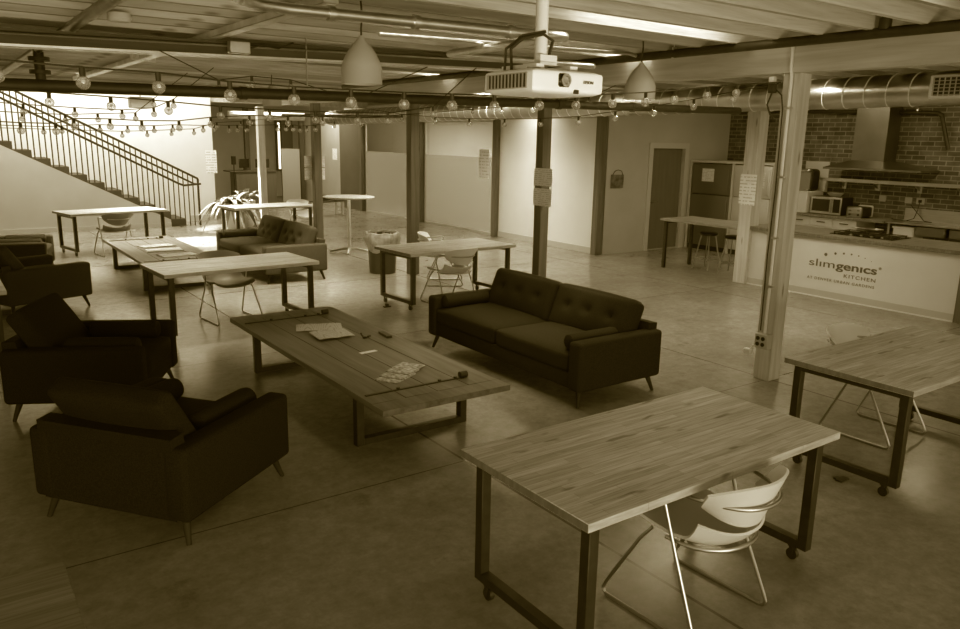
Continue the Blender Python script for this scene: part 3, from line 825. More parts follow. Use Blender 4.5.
def flat(name, w, l, z0, z1, m, loc, rot, label, cat, fold=False):
    mb = MB()
    if fold:
        mb.sheet(lambda u, v: ((u - .5) * w, (v - .5) * l, .004 + .006 * abs(math.sin(u * PI * 2)) * (1 - .3 * v)), 12, 4, .004)
    else:
        mb.box(-w / 2, w / 2, -l / 2, l / 2, 0, z1 - z0, .001)
    o = mb.done(name, m); o.location = (loc[0], loc[1], z0); o.rotation_euler = (0, 0, math.radians(rot))
    return tag(o, label, cat)
flat('newspaper', .42, .27, HZ, HZ + .01, M['news'], (2.855, 6.575, 0), -22, 'open newspaper lying flat on the nearer coffee table, farther of two', 'newspaper', True)
flat('newspaper', .33, .29, HZ + .014, HZ + .02, M['news'], (2.83, 6.235, 0), -5, 'folded newspaper overlapping the other on the nearer coffee table', 'newspaper', True)
flat('magazine', .20, .28, HZ, HZ + .006, M['mag'], (2.71, 4.86, 0), -60, 'glossy magazine at the bottom of the fanned pile on the coffee table', 'magazine')
flat('magazine', .20, .28, HZ + .0062, HZ + .012, M['mag'], (2.775, 4.91, 0), -58, 'glossy magazine in the middle of the fanned pile on the coffee table', 'magazine')
flat('magazine', .20, .28, HZ + .0122, HZ + .018, M['mag'], (2.865, 4.975, 0), -59, 'glossy magazine on top of the fanned pile on the coffee table', 'magazine')
flat('remote_control', .05, .2, HZ, HZ + .022, M['black'], (3.24, 5.99, 0), -6, 'black remote control near the far edge of the coffee table', 'remote control')
o = MB().box(-.02, .02, -.012, .012, 0, .02, .003).cyl((.03, 0, .012), (.06, .02, .012), .01, seg=8).cyl((-.02, 0, .02), (-.03, .02, .05), .008, seg=8).done('key_bunch', M['black'], None, loc=(3.04, 6.0, HZ)); tag(o, 'small dark bunch of keys beside the remote control', 'keys')
flat('paper_sheet', .16, .05, HZ, HZ + .002, M['paper'], (2.86, 5.585, 0), 5, 'thin torn paper scrap on the nearer coffee table', 'paper')
flat('booklet', .5, .3, HZ, HZ + .012, M['news'], (2.86, 12.85, 0), 10, 'booklet on the farther coffee table, farthest of its three papers', 'booklet')
flat('booklet', .5, .32, HZ, HZ + .012, M['paper'], (2.86, 12.35, 0), -4, 'pale booklet in the middle of the farther coffee table', 'booklet')
flat('booklet', .5, .3, HZ, HZ + .012, M['paper'], (2.9, 11.75, 0), 6, 'pale booklet nearest the glossy table on the farther coffee table', 'booklet')

# ------------------------------------------------------------------ bin, tall table
t = thing('waste_bin', 'dark round waste bin with a pale bag folded over its rim', 'bin', (6.02, 11.2, 0))
MB().lathe([(0, 0), (.21, 0), (.215, .01), (.25, .62), (.255, .64), (.24, .64), (.2, .03), (0, .03)], 28).done('bucket', M['bin'], t)
bg = MB()
def bagp(u, v):
    a = u * 2 * PI
    prof = [(.245, .42), (.285, .50), (.292, .60), (.275, .665), (.25, .67), (.235, .60), (.20, .40)]
    f = v * (len(prof) - 1); i = min(int(f), len(prof) - 2); f -= i
    r = prof[i][0] * (1 - f) + prof[i + 1][0] * f; z = prof[i][1] * (1 - f) + prof[i + 1][1] * f
    r += .009 * math.sin(a * 11) * (1 - abs(v - .5)) + .006 * math.sin(a * 23 + 1)
    if v < .05: z += .05 * math.sin(a * 3) - .03
    return (r * math.cos(a), r * math.sin(a), z + .008 * math.sin(a * 7 + 2))
bg.sheet(bagp, 72, 18, 0)
bg.done('bag_liner', M['bag'], t, 60)
t = thing('high_round_table', 'tall round pedestal table on a four-pronged metal foot', 'table', (6.52, 13.45, 0))
MB().lathe([(0, 1.045), (.43, 1.045), (.485, 1.06), (.49, 1.07), (.485, 1.08), (0, 1.08)], 40).done('tabletop', M['top2'], t)
MB().cyl((0, 0, .05), (0, 0, 1.045), .032, seg=16).done('column', M['galv'], t)
for k in range(4):
    a = PI / 4 + k * PI / 2 + .25
    MB().tube([(0, 0, .085), (.15 * math.cos(a), .15 * math.sin(a), .07), (.38 * math.cos(a), .38 * math.sin(a), .024)], .023, 8).done('foot', M['galv'], t)

# ------------------------------------------------------------------ kitchen island
IY0, IY1 = 4.30, 7.50
t = thing('kitchen_island', 'long pale kitchen island with lettering on its front', 'island', (10.6, 0, 0))
MB().box(0, .78, IY0, IY1, .0, .872, .004).done('cabinet', M['island'], t)
MB().box(-.012, -.001, IY0, IY1, .02, .105).done('kick_strip', M['strip'], t)
MB().box(-.02, -.0125, IY0, IY1, 0, .018).done('floor_edge', M['plastic'], t)
MB().box(-.01, .80, IY0 - .06, IY0 - .001, .0, .87).done('end_panel', M['post_dark'], t)
o = MB().box(10.53, 11.50, IY0 - .08, IY1 + .05, .874, .925, .004, M=None).done('worktop', wood_block('island_top', .17, knots=False), None)
tag(o, 'butcher-block worktop covering the kitchen island', 'worktop')
# lettering: reads from the -X side; text x -> -Y, text up -> +Z
def letters(txt, size, yl, z, parent, bold=0.0, space=1.0, width=None):
    cu = bpy.data.curves.new('lettering', 'FONT'); cu.body = txt; cu.size = size; cu.extrude = .0015; cu.offset = bold; cu.space_character = space
    ob = bpy.data.objects.new('tmp', cu); COL.objects.link(ob)
    bpy.context.view_layer.update()
    dg = bpy.context.evaluated_depsgraph_get()
    me = bpy.data.meshes.new_from_object(ob.evaluated_get(dg))
    bpy.data.objects.remove(ob)
    xs = [v.co.x for v in me.vertices]
    w0, w1 = min(xs), max(xs)
    k = (width / (w1 - w0)) if width else 1.0
    for v in me.vertices:
        x = (v.co.x - w0) * k; yy = v.co.y; zz = v.co.z
        v.co = Vector((-zz - .0016, -x, yy))
    me.materials.clear(); me.materials.append(M['ink'])
    o = bpy.data.objects.new('lettering', me); COL.objects.link(o)
    o.parent = parent; o.location = (-.001, yl, z)
    return o
letters('sl\u0131m', .155, 6.375, .455, t, 0.0, 1.0, .40)
letters('gen\u0131cs', .155, 5.955, .455, t, .0035, 1.0, .60)
letters('KITCHEN', .073, 5.82, .345, t, 0.0, 1.2, .46)
letters('AT DENVER URBAN GARDENS', .056, 6.385, .255, t, 0, 1.25, 1.02)
letters('\u00ae', .05, 5.335, .53, t)
dt = MB()
for yy, z, r in ((6.13, .640, .024), (5.985, .672, .018), (5.86, .688, .015), (5.745, .690, .0125), (5.64, .682, .010), (5.545, .662, .0075), (5.45, .628, .0055)):
    dt.cyl((-.0025, yy, z), (-.0008, yy, z), r, seg=16)
dt.done('dot_arc', M['ink'], t)
# cooktop
t = thing('cooktop', 'black gas cooktop set into the island worktop', 'cooktop', (11.05, 5.76, .926))
MB().box(-.27, .27, -.46, .46, 0, .012, .004).done('plate', M['black_gloss'], t)
for yy in (-.3, 0, .3):
    g = MB()
    for q in (-.2, 0, .2): g.box(q - .006, q + .006, yy - .13, yy + .13, .03, .042)
    for q in (-.12, .12): g.box(-.22, .22, yy + q - .006, yy + q + .006, .03, .042)
    for qx in (-.2, .2):
        for qy in (-.12, .12): g.box(qx - .006, qx + .006, yy + qy - .006, yy + qy + .006, .011, .032)
    g.done('grate', M['black'], t)
    MB().cyl((-.1, yy, .012), (-.1, yy, .026), .045, seg=14).cyl((.12, yy, .012), (.12, yy, .026), .04, seg=14).done('burner', M['steel_dark'], t)
kn = MB()
for yy in (-.3, -.15, 0, .15): kn.cyl((-.235, yy, .012), (-.235, yy, .03), .016, seg=10)
kn.done('knob', M['chrome'], t)
o = MB().lathe([(0, 0), (.1, 0), (.125, .05), (.12, .05), (.095, .006), (0, .006)], 20).box(-.015, .015, .12, .34, .035, .05, .004).done('saucepan', M['steel'], None, loc=(11.16, 5.76, .969)); tag(o, 'shallow steel pan on the burners of the black cooktop', 'pan')

# high table and stools by the fridge
t8 = make_table('counter-height pale table standing before the dark fridge', wood_block('high_table_top', .3, knots=False), h=.88, L=1.72, W=.85, name='high_table', casters=False, rail=False)
t8.location = (10.98, 8.42, 0); t8.rotation_euler = (0, 0, PI / 2)
def make_stool(label):
    t = thing('stool', label, 'stool')
    MB().lathe([(0, .60), (.15, .60), (.165, .61), (.165, .64), (.14, .655), (0, .655)], 20).done('seat', M['black'], t)
    for k in range(4):
        a = PI / 4 + k * PI / 2
        MB().cyl((.12 * math.cos(a), .12 * math.sin(a), .60), (.24 * math.cos(a), .24 * math.sin(a), 0), .011, seg=8).done('leg', M['chrome'], t)
    pts = [(.205 * math.cos(PI / 4 + k * PI / 2), .205 * math.sin(PI / 4 + k * PI / 2), .18) for k in range(4)]
    MB().tube(pts, .009, 6, closed=True).done('footrest', M['chrome'], t)
    return t
sto = make_stool('metal stool with black seat under the counter-height table, left one')
sto.location = (11.22, 8.72, 0)
dup(sto, (11.20, 8.16, 0), .1, 'metal stool with black seat nearer the post at the island')

# fridges and surround
FX = 13.16
def make_fridge(label, m, y0, y1, h=1.78):
    t = thing('fridge', label, 'fridge', (FX, (y0 + y1) / 2, 0))
    w = (y1 - y0) / 2
    MB().box(.06, .75, -w, w, .03, h, .01).done('body', M['steel_dark'], t)
    for z0, z1, nm in ((1.16, h, 'freezer_door'), (.1, 1.15, 'door')):
        d = MB().box(0, .058, -w + .004, w - .004, z0, z1, .012, seg=2).done(nm, m, t)
        MB().tube([(0, -w + .05, z0 + .06), (-.03, -w + .05, z0 + .09), (-.03, -w + .05, z1 - .09), (0, -w + .05, z1 - .06)], .010, 6).done('handle', m, d)
    MB().box(.03, .06, -w, w, .0, .1).done('kick_plate', M['black'], t)
    return t
make_fridge('dark steel fridge with a notice on its upper door', mat('dark_stainless', .20, .38, metal=.7), 9.80, 10.79)
make_fridge('pale fridge partly hidden behind the timber post of the island', M['cream'], 8.88, 9.74)
t = thing('fridge_surround', 'pale panel surround framing the two fridges', 'cabinet', (FX, 0, 0))
MB().box(.0, .75, 8.82, 10.85, 1.80, 1.84).done('top_panel', M['cream'], t)
for y in (8.82, 9.745, 10.80): MB().box(.0, .75, y, y + .05 if y > 9.5 else y + .05, 0, 1.80).done('side_panel', M['cream'], t)
# back counter
CX0, CX1 = 13.72, 14.38
t = thing('base_cabinet', 'cream base cabinets with drawers under the microwave', 'cabinet', (CX0, 0, 0))
MB().box(.02, .66, 7.42, 8.80, .0, .865).done('carcass', M['cream'], t)
for y0 in (7.425, 7.88, 8.335):
    dr = MB().box(0, .018, y0, y0 + .45, .70, .86, .003).done('drawer', M['cream'], t)
    MB().box(-.022, -.0, y0 + .15, y0 + .31, .775, .79).done('handle', M['black'], dr)
    dd = MB().box(0, .018, y0, y0 + .45, .10, .69, .003).done('door', M['cream'], t)
    MB().box(-.022, 0, y0 + .04, y0 + .055, .5, .65).done('handle', M['black'], dd)
o = MB().box(13.68, 14.39, 6.92, 8.81, .868, .91, .003).done('worktop', wood_block('back_top', .2, knots=False)); tag(o, 'wooden worktop along the brick wall carrying the microwave', 'worktop')
t = thing('steel_sink_unit', 'open steel sink bench with two bowls below the brick wall', 'sink', (13.70, 0, 0))
MB().box(0, .68, 4.0, 6.90, .885, .912, .003).box(.66, .68, 4.0, 6.9, .912, 1.12).done('bench_top', M['steel'], t)
for y in (5.36, 5.90): MB().box(.02, .52, y, y + .49, .70, .884, .03).done('bowl', M['hood'], t)
for y in (4.05, 5.4, 6.85):
    for x in (.05, .62): MB().cyl((x, y, 0), (x, y, .885), .02, seg=8).done('leg', M['steel'], t)
MB().tube([(.6, 5.2, .912), (.6, 5.2, 1.16), (.56, 5.2, 1.2), (.44, 5.2, 1.2), (.40, 5.2, 1.15)], .012, 8).done('faucet', M['chrome'], t)
MB().box(.05, .6, 4.1, 6.8, .25, .27).done('lower_shelf', M['steel'], t)
o = MB().box(0, .4, 0, .36, 0, .56, .03).box(-.01, .41, -.01, .37, .53, .57, .01).done('storage_bin', M['cream'], None, loc=(13.75, 6.42, .271)); tag(o, 'pale lidded storage bin on the shelf under the steel bench', 'bin')
# microwave, bowl, toaster, brewer
t = thing('microwave', 'steel-fronted microwave oven on the back worktop', 'microwave', (13.82, 8.12, .911))
MB().box(.02, .40, -.31, .31, .01, .335, .006).done('case', M['black'], t)
dr = MB().box(0, .02, -.31, .31, .01, .335, .006).done('front', M['steel'], t)
MB().box(-.004, 0, -.08, .27, .06, .29).done('door_window', M['black_gloss'], dr)
MB().box(-.003, 0, -.285, -.15, .05, .30).done('control_panel', M['black_gloss'], dr)
MB().cyl((-.02, -.115, .05), (-.02, -.115, .30), .010, seg=8).done('handle', M['chrome'], dr)
o = MB().lathe([(0, 0), (.08, 0), (.15, .07), (.145, .07), (.075, .01), (0, .01)], 22).done('bowl', M['plastic_grey'], None, loc=(14.0, 8.05, 1.247)); tag(o, 'shallow grey bowl on top of the microwave', 'bowl')
t = thing('toaster', 'chrome-edged toaster to the right of the microwave', 'toaster', (13.72, 7.49, .911))
MB().box(.015, .38, -.135, .135, .01, .20, .035, seg=3).done('body', M['black'], t)
f = MB().box(0, .02, -.14, .14, .0, .205, .03, seg=2).done('front_panel', M['chrome'], t)
MB().box(.365, .40, -.14, .14, 0, .22, .03, seg=2).done('rear_panel', M['plastic'], t)
kb = MB()
for y in (-.08, .08): kb.cyl((0, y, .06), (-.018, y, .06), .018, seg=10).box(-.02, 0, y - .018, y + .018, .13, .142)
kb.done('knob', M['black'], f)
t = thing('coffee_brewer', 'dark rounded coffee brewer on a pale cabinet at the end of the worktop', 'coffee brewer', (13.75, 8.78, 1.33))
o = MB().box(0, .55, -.16, .16, 0, .41, .01).done('small_cabinet', M['cream'], None, loc=(13.75, 8.63, .912)); tag(o, 'small pale cabinet on the worktop carrying the coffee brewer', 'cabinet')
t.location = (13.78, 8.63, 1.323)
MB().box(.08, .4, -.14, .14, .0, .42, .07, seg=4).done('body', M['steel_dark'], t)
MB().box(0, .10, -.14, .14, .36, .42, .02).box(0, .10, -.14, .14, 0, .04, .01).box(.06, .085, -.13, .13, .04, .36).done('front_panel', M['chrome'], t)
o = MB().box(14.355, 14.385, 8.45, 8.95, 1.30, 1.88, .004).done('wall_board', M['cream']); tag(o, 'pale board on the brick wall behind the coffee brewer', 'board')
# hood
t = thing('range_hood', 'steel chimney hood mounted on the brick wall', 'hood', (0, 7.3, 0))
MB().box(13.95, 14.38, -.10, .50, 1.93, 2.95, .003).done('chimney', M['hood'], t)
hb = MB()
def pyr(mb, x0, x1, y0, y1, z0, X0, X1, Y0, Y1, z1):
    a = [mb.bm.verts.new(p) for p in ((x0, y0, z0), (x1, y0, z0), (x1, y1, z0), (x0, y1, z0))]
    b = [mb.bm.verts.new(p) for p in ((X0, Y0, z1), (X1, Y0, z1), (X1, Y1, z1), (X0, Y1, z1))]
    for k in range(4): mb.bm.faces.new((a[k], a[(k + 1) % 4], b[(k + 1) % 4], b[k]))
    mb.bm.faces.new(a[::-1]); mb.bm.faces.new(b)
pyr(hb, 13.72, 14.38, -.88, .90, 1.80, 13.94, 14.38, -.11, .51, 1.935)
hb.box(13.72, 14.38, -.88, .90, 1.765, 1.80)
hb.done('canopy', M['hood'], t)
# shelf
t = thing('wall_shelf', 'long steel wall shelf on brackets across the brick wall', 'shelf', (0, 0, 1.55))
MB().box(14.08, 14.39, 4.2, 8.45, 0, .03, .003).box(14.075, 14.085, 4.2, 8.45, -.02, .04).done('board', M['steel'], t)
for y in (8.1, 7.45, 6.7, 6.0, 5.3, 4.6):
    MB().prism([(14.388, -.14), (14.388, 0), (14.13, 0)], 'y', y - .015, y + .015).box(14.36, 14.39, y - .04, y + .04, -.16, 0).done('bracket', M['steel'], t)
# outlets + cords
for k, (y, lb) in enumerate(((7.35, 'wall outlet above the toaster'), (6.88, 'blank pale wall outlet left of the corded one'))):
    o = MB().box(14.375, 14.398, y - .06, y + .06, 1.20, 1.31, .005).done('wall_outlet', M['plastic_grey']); tag(o, lb, 'outlet')
t = MB().box(14.375, 14.398, 6.60, 6.74, 1.20, 1.31, .005).done('wall_outlet', M['plastic_grey']); tag(t, 'wall outlet with a plug and hanging cord over the sink bench', 'outlet')
MB().box(14.34, 14.375, 6.64, 6.69, 1.23, 1.28, .005).done('plug', M['black'], t)
MB().tube([(14.34, 6.66, 1.24), (14.31, 6.66, 1.1), (14.25, 6.68, .95), (14.05, 6.70, .925), (13.95, 6.6, .925)], .007, 6).done('cord', M['cable'], t)
o = MB().tube([(14.3, 7.1, .92), (14.1, 6.95, .922), (13.95, 6.7, .925), (14.1, 6.3, .925), (14.25, 6.5, .925), (14.33, 6.8, 1.18)], .007, 6).done('power_cord', M['cable']); tag(o, 'loose black power cord lying across the steel bench', 'cord')

# ------------------------------------------------------------------ pendants
def make_pendant(label):
    """origin = top of the shade"""
    t = thing('pendant_lamp', label, 'lamp')
    prof = [(.012, 0), (.025, -.02), (.06, -.06), (.10, -.115), (.128, -.175), (.138, -.22), (.138, -.315), (.133, -.315), (.133, -.22), (.12, -.172), (.09, -.11), (.05, -.06), (.02, -.03)]
    MB().lathe(prof, 36).done('lamp_shade', M['pendant'], t)
    MB().tube([(0, 0, -.005), (0, 0, .05), (.01, 0, .12), (0, 0, .22)], .007, 6).done('cord', M['cable'], t)
    MB().cyl((0, 0, -.04), (0, 0, -.16), .02, seg=10).sphere((0, 0, -.21), .045).done('light_bulb', M['inside'], t)
    return t
p1 = make_pendant('pale bell-shaped pendant lamp left of the projector')
p1.location = (2.50, 4.92, 2.86)
dup(p1, (5.3, 5.0, 2.885), 0, 'pale bell-shaped pendant lamp right of the projector')
dup(p1, (4.35, 11.5, 2.93), 0, 'distant grey pendant lamp seen above the fat dark pipe')

# ------------------------------------------------------------------ projector
t = thing('projector', 'pale ceiling projector with side vents on a white pole', 'projector', (1.972, 2.43, 2.378))
MB().soft(.195, .165, .047, .022, (0, 0, .004), 10, M=T(.195, .165, .05)).done('body', M['projector'], t)
v = MB().box(-.003, .004, .03, .30, .02, .08, .001).done('side_vent', M['plastic_grey'], t)
sl = MB()
for k in range(11): sl.box(-.006, -.0032, .04 + k * .023, .048 + k * .023, .024, .076)
sl.done('slat', M['black'], v)
lh = MB().box(.135, .195, -.006, .01, .03, .082, .006).done('lens_recess', M['black_gloss'], t)
MB().lathe([(0, 0), (.02, 0), (.024, .006), (.024, .012), (.017, .012), (.014, .006), (0, .005)], 20, M=T(.165, -.005, .056) @ Matrix.Rotation(PI / 2, 4, 'X')).done('lens', M['steel'], lh)
MB().box(.22, .245, -.004, .006, .006, .022, .002).done('front_latch', M['black'], t)
lg = letters('EPSON', .016, 0, 0, t)
for vv in lg.data.vertices:
    x, y, z = vv.co; vv.co = Vector((-y * 1.1, x, z))
lg.location = (.27, -.0015, .048)
MB().box(.05, .30, .10, .14, .098, .108).box(.06, .10, .05, .28, .104, .118).box(.24, .28, .05, .28, .104, .118).box(.11, .2, .09, .20, .118, .13).box(.12, .21, .10, .13, .125, .16).done('mount_bracket', M['plastic'], t)
MB().cyl((.155, .14, .12), (.155, .14, .92), .027, seg=16).done('pole', M['plastic'], t)
MB().tube([(.05, .2, .1), (.03, .18, .18), (.07, .16, .22), (.14, .11, .24), (.20, .12, .22), (.19, .13, .16)], .007, 6).tube([(.03, .22, .1), (.02, .2, .18), (.08, .17, .235), (.15, .105, .25)], .006, 6).done('cable', M['cable'], t)

# ------------------------------------------------------------------ string lights
CAMP = None
def bulb_parts(t, pos, r):
    b = MB().sphere((0, 0, -r * 1.75), r, 12, 8).done('bulb', M['bulb'], t, loc=pos)
    MB().cyl((0, 0, 0.012), (0, 0, -r * .95), r * .42, seg=8).done('socket', M['black'], b)
    MB().sphere((0, 0, -r * 1.6), r * .35, 6, 4).done('filament', M['filament'], b)
    return b
BULB = None
def string(label, pts, r=.03, ends=(), sag=0):
    global BULB
    t = thing('string_lights', label, 'string lights', (0, 0, 0))
    path = [Vector(p) for p in pts]
    full = []
    if ends and ends[0]: full.append(Vector(ends[0]))
    full += [p + Vector((0, 0, .012)) for p in path]
    if len(ends) > 1 and ends[1]: full.append(Vector(ends[1]))
    MB().tube(full, .005, 5).done('wire', M['cable'], t)
    for p in path:
        if BULB is None:
            BULB = bulb_parts(t, p, .03); BULB.scale = (r / .027,) * 3
        else:
            c = BULB.copy(); COL.objects.link(c); c.parent = t; c.location = p; c.scale = (r / .027,) * 3
            for q in list(BULB.children):
                d_ = q.copy(); COL.objects.link(d_); d_.parent = c
    return t
string('nearest string of large clear bulbs, in front of the fat dark pipe', [(0.32, 4.3, 2.50), (0.679, 4.3, 2.488), (1.029, 4.3, 2.485), (1.394, 4.3, 2.461), (1.757, 4.3, 2.453), (2.112, 4.3, 2.454), (2.473, 4.3, 2.456), (2.829, 4.3, 2.463), (3.169, 4.3, 2.472), (3.562, 4.3, 2.49), (3.905, 4.3, 2.505), (4.273, 4.3, 2.532), (4.626, 4.3, 2.559), (4.96, 4.3, 2.59), (5.337, 4.28, 2.636), (5.686, 4.26, 2.674)], .03, ((-1.5, 4.3, 2.6), (6.24, 4.22, 2.73)))
string('string of bulbs running back from the pale post past the big sofa', [(6.2, 4.681, 2.654), (6.2, 5.129, 2.599), (6.2, 5.636, 2.548), (6.2, 6.188, 2.502), (6.2, 6.773, 2.455), (6.2, 7.448, 2.439), (6.2, 8.18, 2.438), (6.2, 8.986, 2.451), (6.2, 9.874, 2.48), (6.2, 10.852, 2.535)], .03, ((6.24, 4.24, 2.72), (6.22, 12.6, 2.7)))
string('string of bulbs just below the fat dark pipe, across the upper left', [(0.806, 6.6, 2.459), (1.221, 6.6, 2.445), (1.64, 6.6, 2.428), (2.052, 6.6, 2.405), (2.471, 6.6, 2.396), (2.891, 6.6, 2.393), (3.305, 6.6, 2.398), (3.619, 6.6, 2.403), (4.121, 6.6, 2.481)], .03, ((-2, 6.6, 2.6), (4.7, 6.7, 2.9)))
string('low string of bulbs crossing before the stair railing', [(0.759, 8.3, 2.25), (1.043, 8.3, 2.25), (1.2, 8.3, 2.30), (1.512, 8.3, 2.305), (1.8, 8.3, 2.296), (2.155, 8.3, 2.305), (2.475, 8.3, 2.349), (2.883, 8.3, 2.380), (3.311, 8.3, 2.384), (3.719, 8.3, 2.392), (4.191, 8.3, 2.394)], .03, ((-2, 8.3, 2.35), (6.26, 7.62, 2.62)))
string('short string of bulbs rising to a joist before the white stair wall', [(0.912, 9.5, 2.445), (1.391, 9.5, 2.430), (1.864, 9.5, 2.423), (2.2, 9.5, 2.457), (2.421, 9.5, 2.559)], .03, ((-2, 9.5, 2.6), (2.9, 9.5, 2.95)))
string('string of bulbs rising to the right below the grey ceiling unit', [(0.996, 10.6, 2.38), (1.443, 10.6, 2.375), (1.8, 10.6, 2.395), (2.232, 10.6, 2.42), (2.46, 10.6, 2.60)], .03, ((-2, 10.6, 2.5), (2.9, 10.6, 2.95)))
string('long low string of small bulbs clustered before the back room', [(1.427, 12.6, 2.235), (1.655, 12.6, 2.25), (2.154, 12.6, 2.28), (2.529, 12.6, 2.275), (2.903, 12.6, 2.284), (3.175, 12.6, 2.305), (3.631, 12.6, 2.305), (3.803, 12.6, 2.320), (4.039, 12.6, 2.315), (4.172, 12.6, 2.322), (4.323, 12.6, 2.322), (4.842, 12.6, 2.345), (4.989, 12.6, 2.350), (5.111, 12.6, 2.350), (5.234, 12.6, 2.338), (5.359, 12.6, 2.342), (5.513, 12.6, 2.354), (5.862, 12.6, 2.421)], .032, ((-2, 12.6, 2.3), (6.35, 13.8, 2.6)))
string('farthest low string of small bulbs across the white stair wall', [(2.817, 14.5, 2.193), (3.22, 14.5, 2.211), (3.625, 14.5, 2.236), (4.013, 14.5, 2.26), (4.4, 14.4, 2.38), (4.77, 14.2, 2.41)], .032, ((-2, 14.5, 2.25), (6.3, 14.05, 2.6)))
string('string of bulbs beside the shiny duct behind the projector', [(7.6, 10.916, 2.686), (7.6, 10.117, 2.678), (7.6, 9.319, 2.692), (7.6, 8.735, 2.738), (7.6, 8.109, 2.766)], .03, ((7.6, 12.5, 2.8), (7.6, 7.5, 2.95)))
string('short string of bulbs hanging from the cross beam behind the pendant lamp', [(2.175, 7.0, 2.64), (2.468, 7.0, 2.69), (2.833, 7.0, 2.68), (3.472, 7.0, 2.53)], .03, ((1.7, 7.0, 2.86), (4.3, 7.0, 2.9)))

# ------------------------------------------------------------------ notices
def sheet_x(name, x, y0, y1, z0, z1, label, cat='notice', m=None):
    o = MB().box(-.001, .001, -(y1 - y0) / 2, (y1 - y0) / 2, 0, z1 - z0).done(name, m or M['notice'], None, loc=(x, (y0 + y1) / 2, z0))
    return tag(o, label, cat)
sheet_x('paper_notice', 6.298, 7.31, 7.66, 1.63, 1.85, 'upper printed notice on the post behind the big sofa')
sheet_x('paper_notice', 6.298, 7.31, 7.66, 1.38, 1.60, 'lower printed notice on the post behind the big sofa')
sheet_x('paper_notice', 10.522, 7.36, 7.66, 1.25, 1.73, 'long printed notice on the post at the left end of the island')
sheet_x('paper_notice', 13.157, 10.22, 10.52, 1.42, 1.68, 'printed notice taped to the dark fridge')
sheet_x('paper_notice', 13.157, 9.02, 9.24, 1.35, 1.66, 'printed notice taped to the pale fridge')
def sheet_y(name, y, x0, x1, z0, z1, label, m=None, cat='notice'):
    o = MB().box(-(x1 - x0) / 2, (x1 - x0) / 2, -.001, .001, 0, z1 - z0).done(name, m or M['notice'], None, loc=((x0 + x1) / 2, y, z0))
    return tag(o, label, cat)
sheet_y('paper_notice', WY - .003, 5.88, 6.16, 1.2, 1.78, 'tall printed notice on the white wall beside the stairs')
sheet_y('paper_notice', 14.63, 6.14, 6.58, 1.58, 1.80, 'upper landscape notice sticking out both sides of the post behind the small sofa')
sheet_y('paper_notice', 14.63, 6.14, 6.58, 1.33, 1.56, 'lower landscape notice sticking out both sides of the post behind the small sofa')
sheet_x('paper_notice', 10.655, 22.75, 23.1, 1.45, 1.8, 'small printed notice on the grey wall far beyond the tall round table')
sheet_x('paper_notice', 10.66, 14.62, 15.0, 1.3, 1.95, 'faint printed notice behind the nearer glazed partition', m=M['notice'])
t = sheet_y('wall_plaque', 10.85, 10.85, 11.2, 1.30, 1.56, 'dark picture with a wire hanger on the door wall', mat('dark_print', .12, .5, noise=.8, scale=9), 'picture')
MB().tube([(-.13, -.005, .26), (-.08, -.01, .33), (0, -.01, .35), (.1, -.01, .33), (.14, -.005, .25)], .006, 6).done('wire', M['cable'], t)

# ------------------------------------------------------------------ plants by the stairs
t = thing('planter', 'bright white box planter with long drooping leaves beside the stairs', 'planter', (5.72, 17.95, 0))
MB().box(-.2, .2, -.2, .2, 0, .55, .02, seg=2).done('pot', M['planter'], t)
def leaf(mb, base, ang, L, w, up, droop):
    ca, sa = math.cos(ang), math.sin(ang)
    def P(u, v):
        s = u * L
        z = up * u * L - droop * u * u * L
        ww = w * math.sin(PI * min(1, u * .95 + .04)) ** .8 * (v - .5)
        return (base[0] + ca * s * .85 - sa * ww, base[1] + sa * s * .85 + ca * ww, base[2] + z + abs(v - .5) * .04)
    mb.sheet(P, 8, 2, 0)
for k in range(46):
    mb = MB(); a = k * 2.4 + random.random() * .4
    leaf(mb, (random.uniform(-.06, .06), random.uniform(-.06, .06), .54), a, random.uniform(.55, .95), random.uniform(.10, .16), random.uniform(.5, 1.2), random.uniform(.7, 1.5))
    mb.done('leaf', M['leaf'], t)
t = thing('planter', 'bright white rounded planter with upright leaves behind the pale table', 'planter', (6.2, 18.55, 0))
MB().lathe([(0, 0), (.2, 0), (.25, .1), (.28, .62), (.26, .64), (.24, .6), (0, .58)], 28).done('pot', M['planter'], t)
for k in range(16):
    mb = MB(); a = k * 2.4
    leaf(mb, (random.uniform(-.1, .1), random.uniform(-.1, .1), .6), a, random.uniform(.4, .6), random.uniform(.10, .16), random.uniform(.8, 1.6), random.uniform(.6, 1.3))
    mb.done('leaf', M['leaf'], t)

# ------------------------------------------------------------------ reception in the far room
t = thing('reception_desk', 'grey reception desk in the back room beyond the corner', 'desk', (8.75, 24.8, 0))
MB().box(-.75, .55, -.3, .3, 0, 1.02, .005).done('body', M['door'], t)
MB().box(-.95, .60, -.35, .35, 1.02, 1.06, .004).done('desktop', M['dark_wall'], t)
def monitor(label, x, y, z, rot):
    t = thing('monitor', label, 'monitor', (x, y, z), rot)
    MB().box(-.22, .22, -.015, .015, .08, .36, .006).done('screen', M['black_gloss'], t)
    MB().box(-.1, .1, -.06, .06, 0, .012).box(-.02, .02, -.01, .02, .012, .1).done('stand', M['black'], t)
    return t
m1 = monitor('dark monitor on the left of the reception desk', 8.35, 24.75, 1.061, .5)
dup(m1, (8.95, 24.75, 1.061), -.4, 'dark monitor on the right of the reception desk')
t = thing('floor_stand', 'thin dark dispenser stand left of the reception desk', 'stand', (7.55, 23.3, 0))
MB().lathe([(0, 0), (.14, 0), (.14, .015), (0, .03)], 16).done('base', M['black'], t)
MB().cyl((0, 0, .02), (0, 0, 1.5), .018, seg=8).done('pole', M['steel_dark'], t)
MB().box(-.06, .06, -.05, .05, 1.3, 1.55, .01).done('dispenser', M['steel_dark'], t)
